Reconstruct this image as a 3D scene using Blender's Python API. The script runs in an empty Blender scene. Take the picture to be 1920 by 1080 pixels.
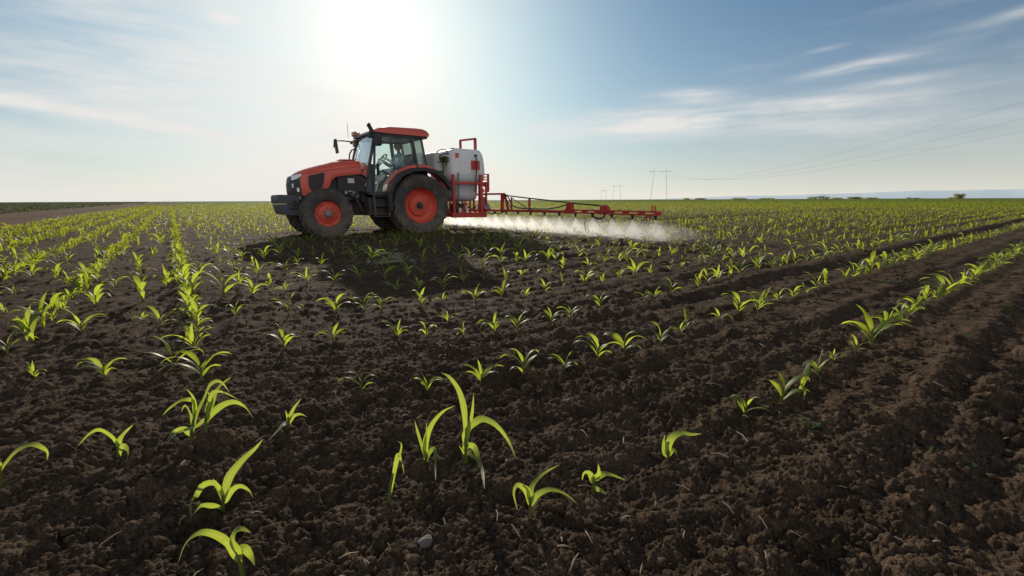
import bpy, bmesh, math, random
import numpy as np
from mathutils import Vector, Matrix
R = math.radians
scene = bpy.context.scene
col = scene.collection
random.seed(7)
CAM_H = 0.80
# world axes: +Y runs along the headland rows, +X along the crosswise rows; camera stands over the origin
YAW = R(36.816)                       # view azimuth clockwise from +Y
SUN_AZ, SUN_EL = R(21.4), R(18.0)     # clockwise from +Y
SUN_DIR = Vector((math.sin(SUN_AZ)*math.cos(SUN_EL), math.cos(SUN_AZ)*math.cos(SUN_EL), math.sin(SUN_EL)))
FW = Vector((math.sin(YAW), math.cos(YAW), 0)); RT = Vector((math.cos(YAW), -math.sin(YAW), 0))

# ------------------------------------------------------------------ objects
def tag(o, label=None, cat=None, group=None, kind=None):
    if label: o['label'] = label
    if cat: o['category'] = cat
    if group: o['group'] = group
    if kind: o['kind'] = kind
    return o
def empty(name, loc=(0, 0, 0), parent=None):
    o = bpy.data.objects.new(name, None); col.objects.link(o)
    o.empty_display_size = 0.1
    if parent: o.parent = parent
    o.location = loc
    return o
def wloc(o):
    p = Vector((0, 0, 0))
    while o: p += o.location; o = o.parent
    return p
def np_mesh(name, verts, faces, mat, smooth=True, fattr=None):
    """verts (n,3); faces (m,k) numpy array with one k."""
    me = bpy.data.meshes.new(name)
    n, m, k = len(verts), len(faces), faces.shape[1]
    me.vertices.add(n); me.vertices.foreach_set('co', np.ascontiguousarray(verts, np.float32).ravel())
    me.loops.add(m*k); me.polygons.add(m)
    me.loops.foreach_set('vertex_index', np.ascontiguousarray(faces, np.int32).ravel())
    me.polygons.foreach_set('loop_start', np.arange(0, m*k, k, dtype=np.int32))
    me.polygons.foreach_set('use_smooth', np.full(m, smooth, bool))
    me.update(calc_edges=True)
    if mat: me.materials.append(mat)
    return me
def link(name, me, parent=None, loc=(0, 0, 0)):
    o = bpy.data.objects.new(name, me); col.objects.link(o)
    if parent: o.parent = parent
    o.location = loc
    return o

def leaf_mesh(name, v, f, mat):
    me = np_mesh(name, v, f, mat); mark_edge(me, len(v)); return me
def mark_edge(me, n, start=0):
    a = me.attributes.new('edge', 'FLOAT', 'POINT'); val = np.ones(len(me.vertices), np.float32)*.5
    val[start:start+n] = np.tile([1, 0, 1], n//3+1)[:n]; a.data.foreach_set('value', val)
    if start == 0 and n == len(me.vertices):                     # 0 at the leaf base, 1 at its tip
        b = me.attributes.new('along', 'FLOAT', 'POINT'); b.data.foreach_set('value', np.repeat(np.linspace(0, 1, n//3), 3).astype(np.float32))

class MB:
    """collects shapes in world coordinates and links them as ONE mesh object"""
    def __init__(s): s.v = []; s.f = []
    def add(s, vs, fs):
        b = len(s.v); s.v += [tuple(v) for v in vs]; s.f += [tuple(b+i for i in f) for f in fs]
    def box(s, c, d, rx=0, ry=0, rz=0, top=None):
        m = Matrix.Rotation(rz, 3, 'Z') @ Matrix.Rotation(ry, 3, 'Y') @ Matrix.Rotation(rx, 3, 'X')
        vs = []
        for z in (-1, 1):
            k = top if (top and z > 0) else (1, 1)
            for x, y in ((-1, -1), (1, -1), (1, 1), (-1, 1)):
                vs.append(Vector(c) + m @ Vector((x*d[0]/2*k[0], y*d[1]/2*k[1], z*d[2]/2)))
        s.add(vs, [(3, 2, 1, 0), (4, 5, 6, 7), (0, 1, 5, 4), (1, 2, 6, 5), (2, 3, 7, 6), (3, 0, 4, 7)])
    def bar(s, p, q, w, h=None, up=(0, 0, 1)):
        p, q = Vector(p), Vector(q); t = (q-p).normalized(); u = Vector(up)
        if abs(t.dot(u)) > .95: u = Vector((1, 0, 0))
        a = t.cross(u).normalized(); b = a.cross(t).normalized(); h = h or w
        vs = [e + a*(i*w/2) + b*(j*h/2) for e in (p, q) for i, j in ((-1, -1), (1, -1), (1, 1), (-1, 1))]
        s.add(vs, [(3, 2, 1, 0), (4, 5, 6, 7), (0, 1, 5, 4), (1, 2, 6, 5), (2, 3, 7, 6), (3, 0, 4, 7)])
    def tube(s, pts, r, n=8, closed=False):
        pts = [Vector(p) for p in pts]; N = len(pts); b = len(s.v); prev = None
        for i, p in enumerate(pts):
            if closed: t = pts[(i+1) % N]-pts[i-1]
            else: t = pts[min(i+1, N-1)]-pts[max(i-1, 0)]
            t.normalize()
            if prev is None:
                a = t.orthogonal().normalized()
            else:
                a = (prev - t*prev.dot(t)).normalized()
            prev = a; c = t.cross(a); rr = r[i] if isinstance(r, (list, tuple)) else r
            for k in range(n):
                an = 2*math.pi*k/n; s.v.append(tuple(p + a*(rr*math.cos(an)) + c*(rr*math.sin(an))))
        for i in range(N if closed else N-1):
            j = (i+1) % N
            for k in range(n):
                l = (k+1) % n
                s.f.append((b+i*n+k, b+i*n+l, b+j*n+l, b+j*n+k))
        if not closed:
            s.f.append(tuple(b+k for k in range(n))[::-1]); s.f.append(tuple(b+(N-1)*n+k for k in range(n)))
    def lathe(s, prof, c, axis='y', n=48, closed=False):
        """prof: (radius, offset along axis)"""
        b = len(s.v); P = len(prof)
        for k in range(n):
            an = 2*math.pi*k/n; ca, sa = math.cos(an), math.sin(an)
            for r, h in prof:
                if axis == 'y': s.v.append((c[0]+r*ca, c[1]+h, c[2]+r*sa))
                elif axis == 'z': s.v.append((c[0]+r*ca, c[1]+r*sa, c[2]+h))
                else: s.v.append((c[0]+h, c[1]+r*ca, c[2]+r*sa))
        for k in range(n):
            l = (k+1) % n
            for i in range(P if closed else P-1):
                j = (i+1) % P
                s.f.append((b+k*P+i, b+k*P+j, b+l*P+j, b+l*P+i))
    def prism(s, poly, y0, y1):
        n = len(poly)
        s.add([(x, y0, z) for x, z in poly]+[(x, y1, z) for x, z in poly],
              [tuple(range(n)), tuple(range(2*n-1, n-1, -1))]+[(i, (i+1) % n, n+(i+1) % n, n+i) for i in range(n)])
    def ribbon(s, outer, inner, y0, y1):
        """closed band between two (x,z) polylines of equal length, from y0 to y1"""
        n = len(outer); b = len(s.v)
        for (xo, zo), (xi, zi) in zip(outer, inner):
            s.v += [(xo, y0, zo), (xo, y1, zo), (xi, y1, zi), (xi, y0, zi)]
        for i in range(n-1):
            for k in range(4):
                l = (k+1) % 4; s.f.append((b+4*i+k, b+4*i+l, b+4*i+4+l, b+4*i+4+k))
        s.f.append((b, b+1, b+2, b+3)); e = b+4*(n-1); s.f.append((e+3, e+2, e+1, e))
    def loft(s, rings, cap=True, closed=True):
        b = len(s.v); n = len(rings[0])
        for r in rings: s.v += [tuple(p) for p in r]
        for i in range(len(rings)-1):
            for k in range(n if closed else n-1):
                l = (k+1) % n
                s.f.append((b+i*n+k, b+i*n+l, b+(i+1)*n+l, b+(i+1)*n+k))
        if cap:
            s.f.append(tuple(b+k for k in range(n))[::-1]); s.f.append(tuple(b+(len(rings)-1)*n+k for k in range(n)))
    def build(s, name, mat, parent=None, bevel=0, smooth=35, flip=True):
        me = bpy.data.meshes.new(name)
        o0 = wloc(parent) if parent else Vector((0, 0, 0))
        me.from_pydata([tuple(Vector(v)-o0) for v in s.v], [], s.f)
        bm = bmesh.new(); bm.from_mesh(me)
        if flip: bmesh.ops.recalc_face_normals(bm, faces=bm.faces)
        bm.to_mesh(me); bm.free()
        me.materials.append(mat)
        if smooth:
            me.polygons.foreach_set('use_smooth', [True]*len(me.polygons))
            me.set_sharp_from_angle(angle=R(smooth))
        o = link(name, me, parent)
        if bevel:
            b = o.modifiers.new('bevel', 'BEVEL'); b.width = bevel; b.segments = 2; b.limit_method = 'ANGLE'; b.angle_limit = R(40)
            b.harden_normals = False
        return o

# ------------------------------------------------------------------ noise
def hsh(ix, iy, seed):
    h = (ix.astype(np.int64)*374761393 + iy.astype(np.int64)*668265263 + seed*974711) & 0xffffffff
    h = ((h ^ (h >> 13))*1274126177) & 0xffffffff
    h = ((h ^ (h >> 16))*2246822519) & 0xffffffff
    return ((h ^ (h >> 15)) & 0xffffff)/float(0x1000000)
def vn(x, y, seed):
    ix, iy = np.floor(x), np.floor(y); fx, fy = x-ix, y-iy
    fx = fx*fx*fx*(fx*(fx*6-15)+10); fy = fy*fy*fy*(fy*(fy*6-15)+10)
    a, b = hsh(ix, iy, seed), hsh(ix+1, iy, seed); c, d = hsh(ix, iy+1, seed), hsh(ix+1, iy+1, seed)
    return (a+(b-a)*fx)*(1-fy)+(c+(d-c)*fx)*fy - .5
def fbm(x, y, seed, octv=4, gain=.5):
    s = 0; a = 1
    for o in range(octv):
        s = s+a*vn(x*2**o+o*17.3, y*2**o-o*9.1, seed+o); a *= gain
    return s
def clods(x, y, size, seed, prob, squash=.75):
    """rounded lumps, one per jittered cell, overlapping"""
    u, v = x/size, y/size; ix, iy = np.floor(u), np.floor(v); out = np.zeros_like(u)
    for dx in (-1, 0, 1):
        for dy in (-1, 0, 1):
            cx, cy = ix+dx, iy+dy
            px = cx+.5+(hsh(cx, cy, seed)-.5)*.9; py = cy+.5+(hsh(cx, cy, seed+1)-.5)*.9
            q = hsh(cx, cy, seed+2); rad = np.where(q < prob, .22+.42*hsh(cx, cy, seed+3)**1.5, 0)
            el = .7+.6*hsh(cx, cy, seed+4); th = hsh(cx, cy, seed+5)*3.14
            ax, ay = u-px, v-py; c, s = np.cos(th), np.sin(th)
            d2 = ((ax*c+ay*s)*el)**2+((ay*c-ax*s)/el)**2
            hgt = np.sqrt(np.maximum(rad*rad-d2, 0))
            out = np.maximum(out, hgt)
    return out*size*squash
ROW = 0.757
def bend(x):                                  # the crosswise rows swing away at the headland
    t = np.clip(1.4-x, 0, 2.6); return .33*t*np.exp(-.12*t)
def soil_height(x, y):
    x = np.asarray(x, float); y = np.asarray(y, float); r = np.hypot(x, y)
    att = np.clip(1.25-r/45., 0, 1)
    h = .035*fbm(x*.8, y*.8, 11, 3)*att
    # ridges that follow the crosswise rows, tine marks and one deeper wheel track
    yy = y-bend(x); ph = (yy/ROW)*2*np.pi + .8*fbm(x*.7, y*.7, 5, 2)
    right = 1/(1+np.exp(-np.clip((x-.9)/.35, -40, 40)))
    amp = .010+.010*np.clip((x-1)/3, 0, 1)
    h += right*amp*(np.cos(ph)*-.6 + .45*np.cos(2*ph+.7))*np.clip(1.3-r/60., 0, 1)
    h += .010*np.cos(yy*2*np.pi/.19+2.5*fbm(x*.9, y*2, 3, 2))*np.clip(1.1-r/14, 0, 1)*(.35+.65*right)
    tr = np.exp(-((yy-1.93)/.12)**2) + .7*np.exp(-((yy-3.40)/.12)**2)
    h -= right*.05*tr*np.clip((x-2.0)/2, 0, 1)*np.clip(1.3-r/60., 0, 1)
    h += right*.030*np.exp(-((yy-2.14)/.09)**2)*np.clip((x-2.0)/2, 0, 1)*np.clip(1.3-r/60., 0, 1)
    h += right*.008*np.exp(-((yy-.42)/.12)**2)*np.clip(1.3-r/30., 0, 1) - right*.010*np.exp(-((yy-.60)/.07)**2)
    # headland ridges
    lx = (x/.755)*2*np.pi
    h += (1-right)*.016*(np.cos(lx)*-.5)*np.clip((y-1.5)/2, 0, 1)*np.clip(1.2-r/40, 0, 1)
    rut = sum(np.exp(-((y-c)/.17)**4)*-.045+.02*np.exp(-((np.abs(y-c)-.30)/.07)**2) for c in (10.61, 12.05))
    h += rut*np.clip((x-2.6)/.4, 0, 1)*np.clip((40-x)/20, 0, 1)
    return h
def rough(x, y):
    """clods and crumbs; only where the camera can resolve them"""
    r = np.hypot(x, y); out = np.zeros_like(r)
    wx = x+.02*fbm(x*14, y*14, 91, 2); wy = y+.02*fbm(x*14, y*14, 95, 2)
    dens = np.clip(1.0+1.9*fbm(x*1.3, y*1.3, 40, 3), .25, 1.5)
    def put(mask, val): out[mask] += val
    m = r < 26; out[m] += .022*fbm(x[m]*3.1, y[m]*4.3, 21, 3)*np.clip(1.2-r[m]/22, 0, 1)
    m = r < 16; out[m] += dens[m]*clods(wx[m], wy[m], .17, 201, .10)*.45*np.clip(1.3-r[m]/12, 0, 1)
    m = r < 12; out[m] += dens[m]*clods(wx[m], wy[m], .080, 301, .20)*.5*np.clip(1.3-r[m]/9, 0, 1)
    m = r < 8; out[m] += dens[m]*clods(wx[m], wy[m], .040, 401, .36)*.70*np.clip(1.3-r[m]/6, 0, 1)
    m = r < 5; out[m] += np.clip(dens[m], .5, 1.2)*clods(wx[m], wy[m], .021, 501, .60)*.9*np.clip(1.3-r[m]/3.8, 0, 1)
    m = r < 3.2; out[m] += clods(wx[m], wy[m], .0125, 601, .72)*1.0*np.clip(1.3-r[m]/2.5, 0, 1)
    m = r < 8; out[m] += .016*fbm(x[m]*22, y[m]*22, 71, 4, .62)*np.clip(1.3-r[m]/6.2, 0, 1)
    return out
def ground_z(x, y):
    X = np.atleast_1d(np.asarray(x, float)); Y = np.atleast_1d(np.asarray(y, float))
    return soil_height(X, Y)+rough(X, Y)
def gz(x, y): return float(ground_z(x, y)[0])

# ------------------------------------------------------------------ materials
def nt(name):
    m = bpy.data.materials.new(name); m.use_nodes = True; t = m.node_tree; t.nodes.clear(); return m, t
def N(t, typ, **kw):
    n = t.nodes.new(typ)
    for k, v in kw.items():
        if k in n.inputs.keys() if isinstance(k, str) else False: n.inputs[k].default_value = v
        else: setattr(n, k, v)
    return n
def L(t, a, b): t.links.new(a, b)
def ramp(t, fac, stops):
    n = t.nodes.new('ShaderNodeValToRGB'); e = n.color_ramp.elements
    while len(e) < len(stops): e.new(.5)
    for i, (p, c) in enumerate(stops):
        e[i].position = p; e[i].color = (*c, 1) if len(c) == 3 else c
    L(t, fac, n.inputs[0]); return n.outputs[0]
def noise(t, vec, scale, detail=4, rough_=.55):
    n = t.nodes.new('ShaderNodeTexNoise'); n.inputs['Scale'].default_value = scale
    n.inputs['Detail'].default_value = detail; n.inputs['Roughness'].default_value = rough_
    if vec is not None: L(t, vec, n.inputs['Vector'])
    return n.outputs[0]
def math_(t, op, a, b=None, c=None, clamp=False):
    n = t.nodes.new('ShaderNodeMath'); n.operation = op; n.use_clamp = clamp
    for i, v in enumerate((a, b, c)):
        if v is None: continue
        if isinstance(v, (int, float)): n.inputs[i].default_value = v
        else: L(t, v, n.inputs[i])
    return n.outputs[0]
def mix_c(t, f, a, b, mode='MIX'):
    n = t.nodes.new('ShaderNodeMix'); n.data_type = 'RGBA'; n.blend_type = mode
    for s, v in ((n.inputs[0], f), (n.inputs[6], a), (n.inputs[7], b)):
        if isinstance(v, (int, float)): s.default_value = v
        elif isinstance(v, tuple): s.default_value = (*v, 1) if len(v) == 3 else v
        else: L(t, v, s)
    return n.outputs[2]
def paint(name, c, rough_=.45, metal=0, dirt=.35, dirt_col=(.16, .11, .075), coat=0, nscale=6, zdirt=None, bump=0):
    """coloured surface with dust that gathers in soft patches (and low down)"""
    m, t = nt(name); out = N(t, 'ShaderNodeOutputMaterial'); b = N(t, 'ShaderNodeBsdfPrincipled')
    tc = N(t, 'ShaderNodeTexCoord'); g = N(t, 'ShaderNodeNewGeometry')
    n1 = noise(t, tc.outputs['Object'], nscale, 6, .65); n2 = noise(t, tc.outputs['Object'], nscale*7, 3, .6)
    f = math_(t, 'MULTIPLY', math_(t, 'SUBTRACT', n1, .38, clamp=True), 2.2*dirt, clamp=True)
    if zdirt:
        sx = N(t, 'ShaderNodeSeparateXYZ'); L(t, g.outputs['Position'], sx.inputs[0])
        lo = math_(t, 'MULTIPLY', math_(t, 'SUBTRACT', zdirt, sx.outputs[2], clamp=True), .9, clamp=True)
        f = math_(t, 'ADD', f, math_(t, 'MULTIPLY', lo, math_(t, 'ADD', n1, .1)), clamp=True)
    c1 = mix_c(t, math_(t, 'MULTIPLY', n2, .35), (*c,), tuple(x*.7 for x in c))
    L(t, mix_c(t, f, c1, dirt_col), b.inputs['Base Color'])
    L(t, math_(t, 'ADD', math_(t, 'MULTIPLY', f, .4), rough_, clamp=True), b.inputs['Roughness'])
    b.inputs['Metallic'].default_value = metal; b.inputs['Coat Weight'].default_value = coat
    if bump:
        bp = N(t, 'ShaderNodeBump'); bp.inputs['Strength'].default_value = bump; bp.inputs['Distance'].default_value = .01
        L(t, n2, bp.inputs['Height']); L(t, bp.outputs[0], b.inputs['Normal'])
    L(t, b.outputs[0], out.inputs[0]); return m
def tank_mat(name, level):
    m = paint(name, (.80, .80, .79), .42, dirt=.22, dirt_col=(.50, .46, .42), zdirt=.5); t = m.node_tree
    b = next(n for n in t.nodes if n.type == 'BSDF_PRINCIPLED'); src = b.inputs['Base Color'].links[0].from_socket
    g = N(t, 'ShaderNodeNewGeometry'); s = N(t, 'ShaderNodeSeparateXYZ'); L(t, g.outputs['Position'], s.inputs[0])
    f = math_(t, 'MULTIPLY', math_(t, 'MULTIPLY', math_(t, 'SUBTRACT', level, s.outputs[2]), 25., clamp=True), .8)
    tc = N(t, 'ShaderNodeTexCoord'); mp = N(t, 'ShaderNodeMapping'); mp.inputs['Scale'].default_value = (14, 14, .8); L(t, tc.outputs['Object'], mp.inputs[0])
    run = math_(t, 'MULTIPLY', math_(t, 'SUBTRACT', noise(t, mp.outputs[0], 1.2, 5), .5, clamp=True), 1.6, clamp=True)   # streaks of dried residue
    c = mix_c(t, f, src, (.54, .57, .60)); L(t, mix_c(t, run, c, (.46, .43, .39)), b.inputs['Base Color']); return m
def leaf_mat(name, top, back, trans, tw=.55, rnd=.25):
    m, t = nt(name); out = N(t, 'ShaderNodeOutputMaterial')
    oi = N(t, 'ShaderNodeObjectInfo'); tc = N(t, 'ShaderNodeTexCoord')
    n1 = noise(t, tc.outputs['Object'], 9, 3)
    geo = N(t, 'ShaderNodeNewGeometry')
    isl = geo.outputs['Random Per Island']
    v = math_(t, 'ADD', math_(t, 'MULTIPLY', isl, rnd), math_(t, 'MULTIPLY', n1, .5))
    v = math_(t, 'ADD', v, math_(t, 'MULTIPLY', oi.outputs['Random'], rnd))
    ct = mix_c(t, v, top, tuple(x*y for x, y in zip(top, (1.7, 1.35, .9))))
    ctr = mix_c(t, v, trans, tuple(x*y for x, y in zip(trans, (1.25, .95, .8))))
    cf = mix_c(t, geo.outputs['Backfacing'], ct, back)
    # parallel veins and a pale midrib from the 'edge' attribute (0 at the midrib, 1 at the margin)
    at = N(t, 'ShaderNodeAttribute'); at.attribute_name = 'edge'; u = at.outputs['Fac']
    ve = math_(t, 'MULTIPLY', math_(t, 'ADD', math_(t, 'SINE', math_(t, 'MULTIPLY', u, 34.)), 1.), .10)
    mid = math_(t, 'LESS_THAN', math_(t, 'ABSOLUTE', math_(t, 'SUBTRACT', u, .06)), .055)
    ctr = mix_c(t, math_(t, 'ADD', ve, math_(t, 'MULTIPLY', math_(t, 'SUBTRACT', n1, .45, clamp=True), 1.2), clamp=True), ctr, tuple(x*.55 for x in trans))
    ctr = mix_c(t, math_(t, 'MULTIPLY', mid, .5), ctr, (.62, .68, .22)); cf = mix_c(t, math_(t, 'MULTIPLY', mid, .35), cf, (.22, .26, .12))
    al = N(t, 'ShaderNodeAttribute'); al.attribute_name = 'along'
    dry = math_(t, 'MULTIPLY', math_(t, 'SUBTRACT', math_(t, 'ADD', al.outputs['Fac'], math_(t, 'MULTIPLY', math_(t, 'SUBTRACT', noise(t, tc.outputs['Object'], 30, 3), .5), .5)), .86), 7., clamp=True)
    ctr = mix_c(t, math_(t, 'MULTIPLY', dry, .75), ctr, (.40, .27, .10)); cf = mix_c(t, math_(t, 'MULTIPLY', dry, .75), cf, (.26, .19, .10))
    spot = math_(t, 'MULTIPLY', math_(t, 'SUBTRACT', noise(t, tc.outputs['Object'], 55, 4), .60, clamp=True), 5., clamp=True)   # soil splash
    low_ = math_(t, 'SUBTRACT', 1.1, math_(t, 'MULTIPLY', al.outputs['Fac'], 1.), clamp=True); spot = math_(t, 'MULTIPLY', spot, math_(t, 'MULTIPLY', low_, .7))
    cf = mix_c(t, spot, cf, (.10, .07, .045)); ctr = mix_c(t, spot, ctr, (.12, .10, .03))
    b = N(t, 'ShaderNodeBsdfPrincipled'); L(t, cf, b.inputs['Base Color']); b.inputs['Roughness'].default_value = .5
    b.inputs['Specular IOR Level'].default_value = .35
    tr = N(t, 'ShaderNodeBsdfTranslucent'); L(t, ctr, tr.inputs[0])
    mx = N(t, 'ShaderNodeMixShader'); mx.inputs[0].default_value = tw
    L(t, b.outputs[0], mx.inputs[1]); L(t, tr.outputs[0], mx.inputs[2]); L(t, mx.outputs[0], out.inputs[0])
    return m
def soil_mat(name, far_green=True, tint=(1, 1, 1)):
    m, t = nt(name); out = N(t, 'ShaderNodeOutputMaterial'); b = N(t, 'ShaderNodeBsdfPrincipled')
    g = N(t, 'ShaderNodeNewGeometry'); P = g.outputs['Position']
    big = noise(t, P, .9, 5, .6); mid = noise(t, P, 9, 5, .65); fine = noise(t, P, 90, 4, .7); grain = noise(t, P, 420, 2, .6)
    s = math_(t, 'ADD', math_(t, 'MULTIPLY', mid, .45), math_(t, 'MULTIPLY', fine, .55))
    c = ramp(t, s, [(.32, tuple(a*b_ for a, b_ in zip((.0155, .0108, .0076), tint))), (.50, tuple(a*b_ for a, b_ in zip((.052, .0350, .0225), tint))),
                    (.66, tuple(a*b_ for a, b_ in zip((.150, .101, .064), tint)))])
    c = mix_c(t, math_(t, 'MULTIPLY', math_(t, 'SUBTRACT', big, .42, clamp=True), 2.5, clamp=True), c, mix_c(t, .55, c, (.105, .074, .052)))
    c = mix_c(t, 1.0, c, ramp(t, grain, [(.30, (.35, .34, .33)), (.5, (1, 1, 1)), (.70, (1.9, 1.85, 1.8))]), 'MULTIPLY')
    # pale specks of chaff and lime
    sp = math_(t, 'GREATER_THAN', noise(t, P, 160, 1, .5), .79)
    c = mix_c(t, math_(t, 'MULTIPLY', sp, .6), c, (.26, .21, .15))
    if far_green:
        ln = N(t, 'ShaderNodeVectorMath'); ln.operation = 'LENGTH'; L(t, P, ln.inputs[0])
        mr = N(t, 'ShaderNodeMapRange'); mr.inputs[1].default_value = 35; mr.inputs[2].default_value = 110; L(t, ln.outputs['Value'], mr.inputs[0])
        gc = mix_c(t, noise(t, P, .02, 4), (.075, .11, .022), (.11, .145, .035))
        c = mix_c(t, mr.outputs[0], c, gc)
    L(t, c, b.inputs['Base Color']); b.inputs['Roughness'].default_value = .95; b.inputs['Specular IOR Level'].default_value = .05
    bp = N(t, 'ShaderNodeBump'); bp.inputs['Strength'].default_value = .9; bp.inputs['Distance'].default_value = .008
    L(t, math_(t, 'ADD', fine, math_(t, 'MULTIPLY', grain, .5)), bp.inputs['Height']); L(t, bp.outputs[0], b.inputs['Normal'])
    L(t, b.outputs[0], out.inputs[0]); return m
def glass_mat(name, tint, haze=.10, hcol=(.55, .72, .70)):
    m, t = nt(name); out = N(t, 'ShaderNodeOutputMaterial')
    tr = N(t, 'ShaderNodeBsdfTransparent'); tr.inputs[0].default_value = (*tint, 1)
    df = N(t, 'ShaderNodeBsdfTranslucent'); df.inputs[0].default_value = (*hcol, 1)
    tc = N(t, 'ShaderNodeTexCoord'); n = noise(t, tc.outputs['Object'], 3, 5)
    m0 = N(t, 'ShaderNodeMixShader'); L(t, math_(t, 'MULTIPLY', n, haze*2), m0.inputs[0]); L(t, tr.outputs[0], m0.inputs[1]); L(t, df.outputs[0], m0.inputs[2])
    gl = N(t, 'ShaderNodeBsdfGlossy'); gl.inputs['Roughness'].default_value = .03
    fr = N(t, 'ShaderNodeFresnel'); fr.inputs[0].default_value = 1.45
    mx = N(t, 'ShaderNodeMixShader'); L(t, math_(t, 'MULTIPLY', fr.outputs[0], .8), mx.inputs[0]); L(t, m0.outputs[0], mx.inputs[1]); L(t, gl.outputs[0], mx.inputs[2])
    L(t, mx.outputs[0], out.inputs[0]); return m
def mist_mat(name, dens, aniso=.55, scale=3., base=.2, soft=None):
    m, t = nt(name); out = N(t, 'ShaderNodeOutputMaterial'); v = N(t, 'ShaderNodeVolumeScatter')
    v.inputs['Color'].default_value = (.99, .985, .97, 1); v.inputs['Anisotropy'].default_value = aniso
    g = N(t, 'ShaderNodeNewGeometry'); P = g.outputs['Position']
    d = math_(t, 'MULTIPLY', math_(t, 'SUBTRACT', noise(t, P, scale, 3, .6), .5-base, clamp=True), dens*2.5)
    if soft is not None: d = math_(t, 'MULTIPLY', d, soft(t, P))
    L(t, d, v.inputs['Density']); L(t, v.outputs[0], out.inputs['Volume']); return m

M = dict(
    soil=soil_mat('ploughed_soil'),
    clod=soil_mat('soil_clod', False, (1.05, 1.05, 1.05)),
    track=soil_mat('track_dirt', False, (1.65, 1.45, 1.35)),
    leaf=leaf_mat('corn_leaf', (.052, .105, .016), (.10, .155, .05), (.48, .65, .042), .60),
    leaf_big=leaf_mat('corn_leaf_large', (.050, .105, .018), (.12, .17, .075), (.42, .58, .05), .56),
    leaf_far=leaf_mat('corn_leaf_distant', (.055, .10, .016), (.09, .14, .04), (.40, .50, .035), .58),
    leaf_dark=leaf_mat('dark_crop', (.045, .060, .020), (.06, .075, .03), (.17, .19, .04), .45),
    stem=leaf_mat('corn_stem', (.085, .12, .03), (.085, .12, .03), (.22, .26, .03), .3),
    weed=leaf_mat('weed_leaf', (.045, .10, .022), (.07, .13, .04), (.20, .38, .03), .45),
    tree=leaf_mat('tree_foliage', (.19, .23, .14), (.19, .23, .15), (.45, .50, .26), .6),  # lightened: distance haze is put into the leaf colour
    bark=paint('bark', (.07, .055, .045), .9),
    orange=paint('orange_paint', (.70, .078, .038), .40, dirt=.42, dirt_col=(.42, .19, .12), coat=.25, zdirt=.45),
    rim=paint('orange_rim_paint', (.70, .072, .032), .45, dirt=.5, dirt_col=(.26, .10, .06), zdirt=.5),
    red=paint('red_frame_paint', (.52, .035, .022), .42, dirt=.3, dirt_col=(.24, .10, .075), zdirt=.6),
    black=paint('black_plastic', (.022, .022, .024), .5, dirt=.35, dirt_col=(.085, .075, .065), zdirt=.8),
    dark=paint('dark_machinery', (.028, .027, .027), .6, dirt=.55, dirt_col=(.10, .07, .05), zdirt=1.0, nscale=9),
    cab=paint('dark_cab_paint', (.030, .032, .035), .4, dirt=.25, dirt_col=(.09, .085, .08)),
    tyre=paint('tyre_rubber', (.040, .039, .038), .85, dirt=1.0, dirt_col=(.15, .12, .092), zdirt=.9, nscale=5, bump=.3),  # dust, plus a lens-glare lift mixed into the rubber colour
    weight=paint('grey_iron', (.055, .065, .078), .5, dirt=.4, dirt_col=(.12, .11, .10), nscale=8),
    steel=paint('bare_steel', (.30, .30, .30), .35, metal=.8, dirt=.4),
    grey=paint('grey_plastic', (.22, .23, .24), .5, dirt=.3),
    white=paint('white_plastic', (.80, .80, .79), .45, dirt=.22, dirt_col=(.50, .46, .42), zdirt=.5),
    tank=tank_mat('tank_plastic', 1.50),
    lamp=paint('headlight_lens', (.80, .84, .88), .08, dirt=.05, coat=1),
    amber=paint('amber_lens', (.36, .20, .09), .25, dirt=.1),
    label=paint('pale_label', (.62, .62, .60), .6, dirt=.15),
    hose=paint('hose_rubber', (.016, .016, .017), .5, dirt=.25),
    skin=paint('skin', (.42, .24, .17), .55, dirt=0),
    shirt=paint('blue_white_shirt', (.42, .52, .62), .8, dirt=.1),
    trousers=paint('dark_trousers', (.03, .035, .05), .85, dirt=.1),
    hair=paint('dark_hair', (.018, .014, .012), .7, dirt=0),
    seat=paint('seat_fabric', (.035, .035, .038), .85, dirt=.2),
    glass=glass_mat('tinted_cab_glass', (.80, .92, .91), .17),
    mirror=paint('mirror_glass', (.5, .52, .54), .05, metal=1, dirt=.1),
    stone=paint('stone', (.13, .12, .11), .9, dirt=.5, nscale=30, bump=.5),
    straw=paint('straw', (.30, .23, .14), .8, dirt=.4, nscale=20),
    pylon_faint=paint('haze_tinted_pylon', (.80, .81, .80), .8, dirt=0),  # paler copy for far pylons, distance haze painted into it
    wire=paint('wire_metal', (.34, .37, .40), .95, dirt=0),
    pylon=paint('haze_paled_pylon', (.66, .68, .68), .6, dirt=0),  # lightened for the distance haze, put into the colour
    hill=paint('haze_tinted_hill', (.62, .74, .80), 1, dirt=.2, dirt_col=(.64, .74, .78), nscale=.002),  # aerial haze painted in as pale blue base colour
)

MIST_D, FAN_D = .68, 4.5
SUN_E = 4.8
SKY_TINT = (.14, .48, .70)
HAZE_FAR, HAZE_SUN = (7.5, 7.3, 6.5), (8.9, 8.5, 7.7)
CLOUD_FAR, CLOUD_SUN = (7.2, 7.3, 7.1), (8.4, 8.2, 7.9)
VEIL = .95
BACK_FILL = 2.7
GLOW = (1.7, .8, .15)
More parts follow.
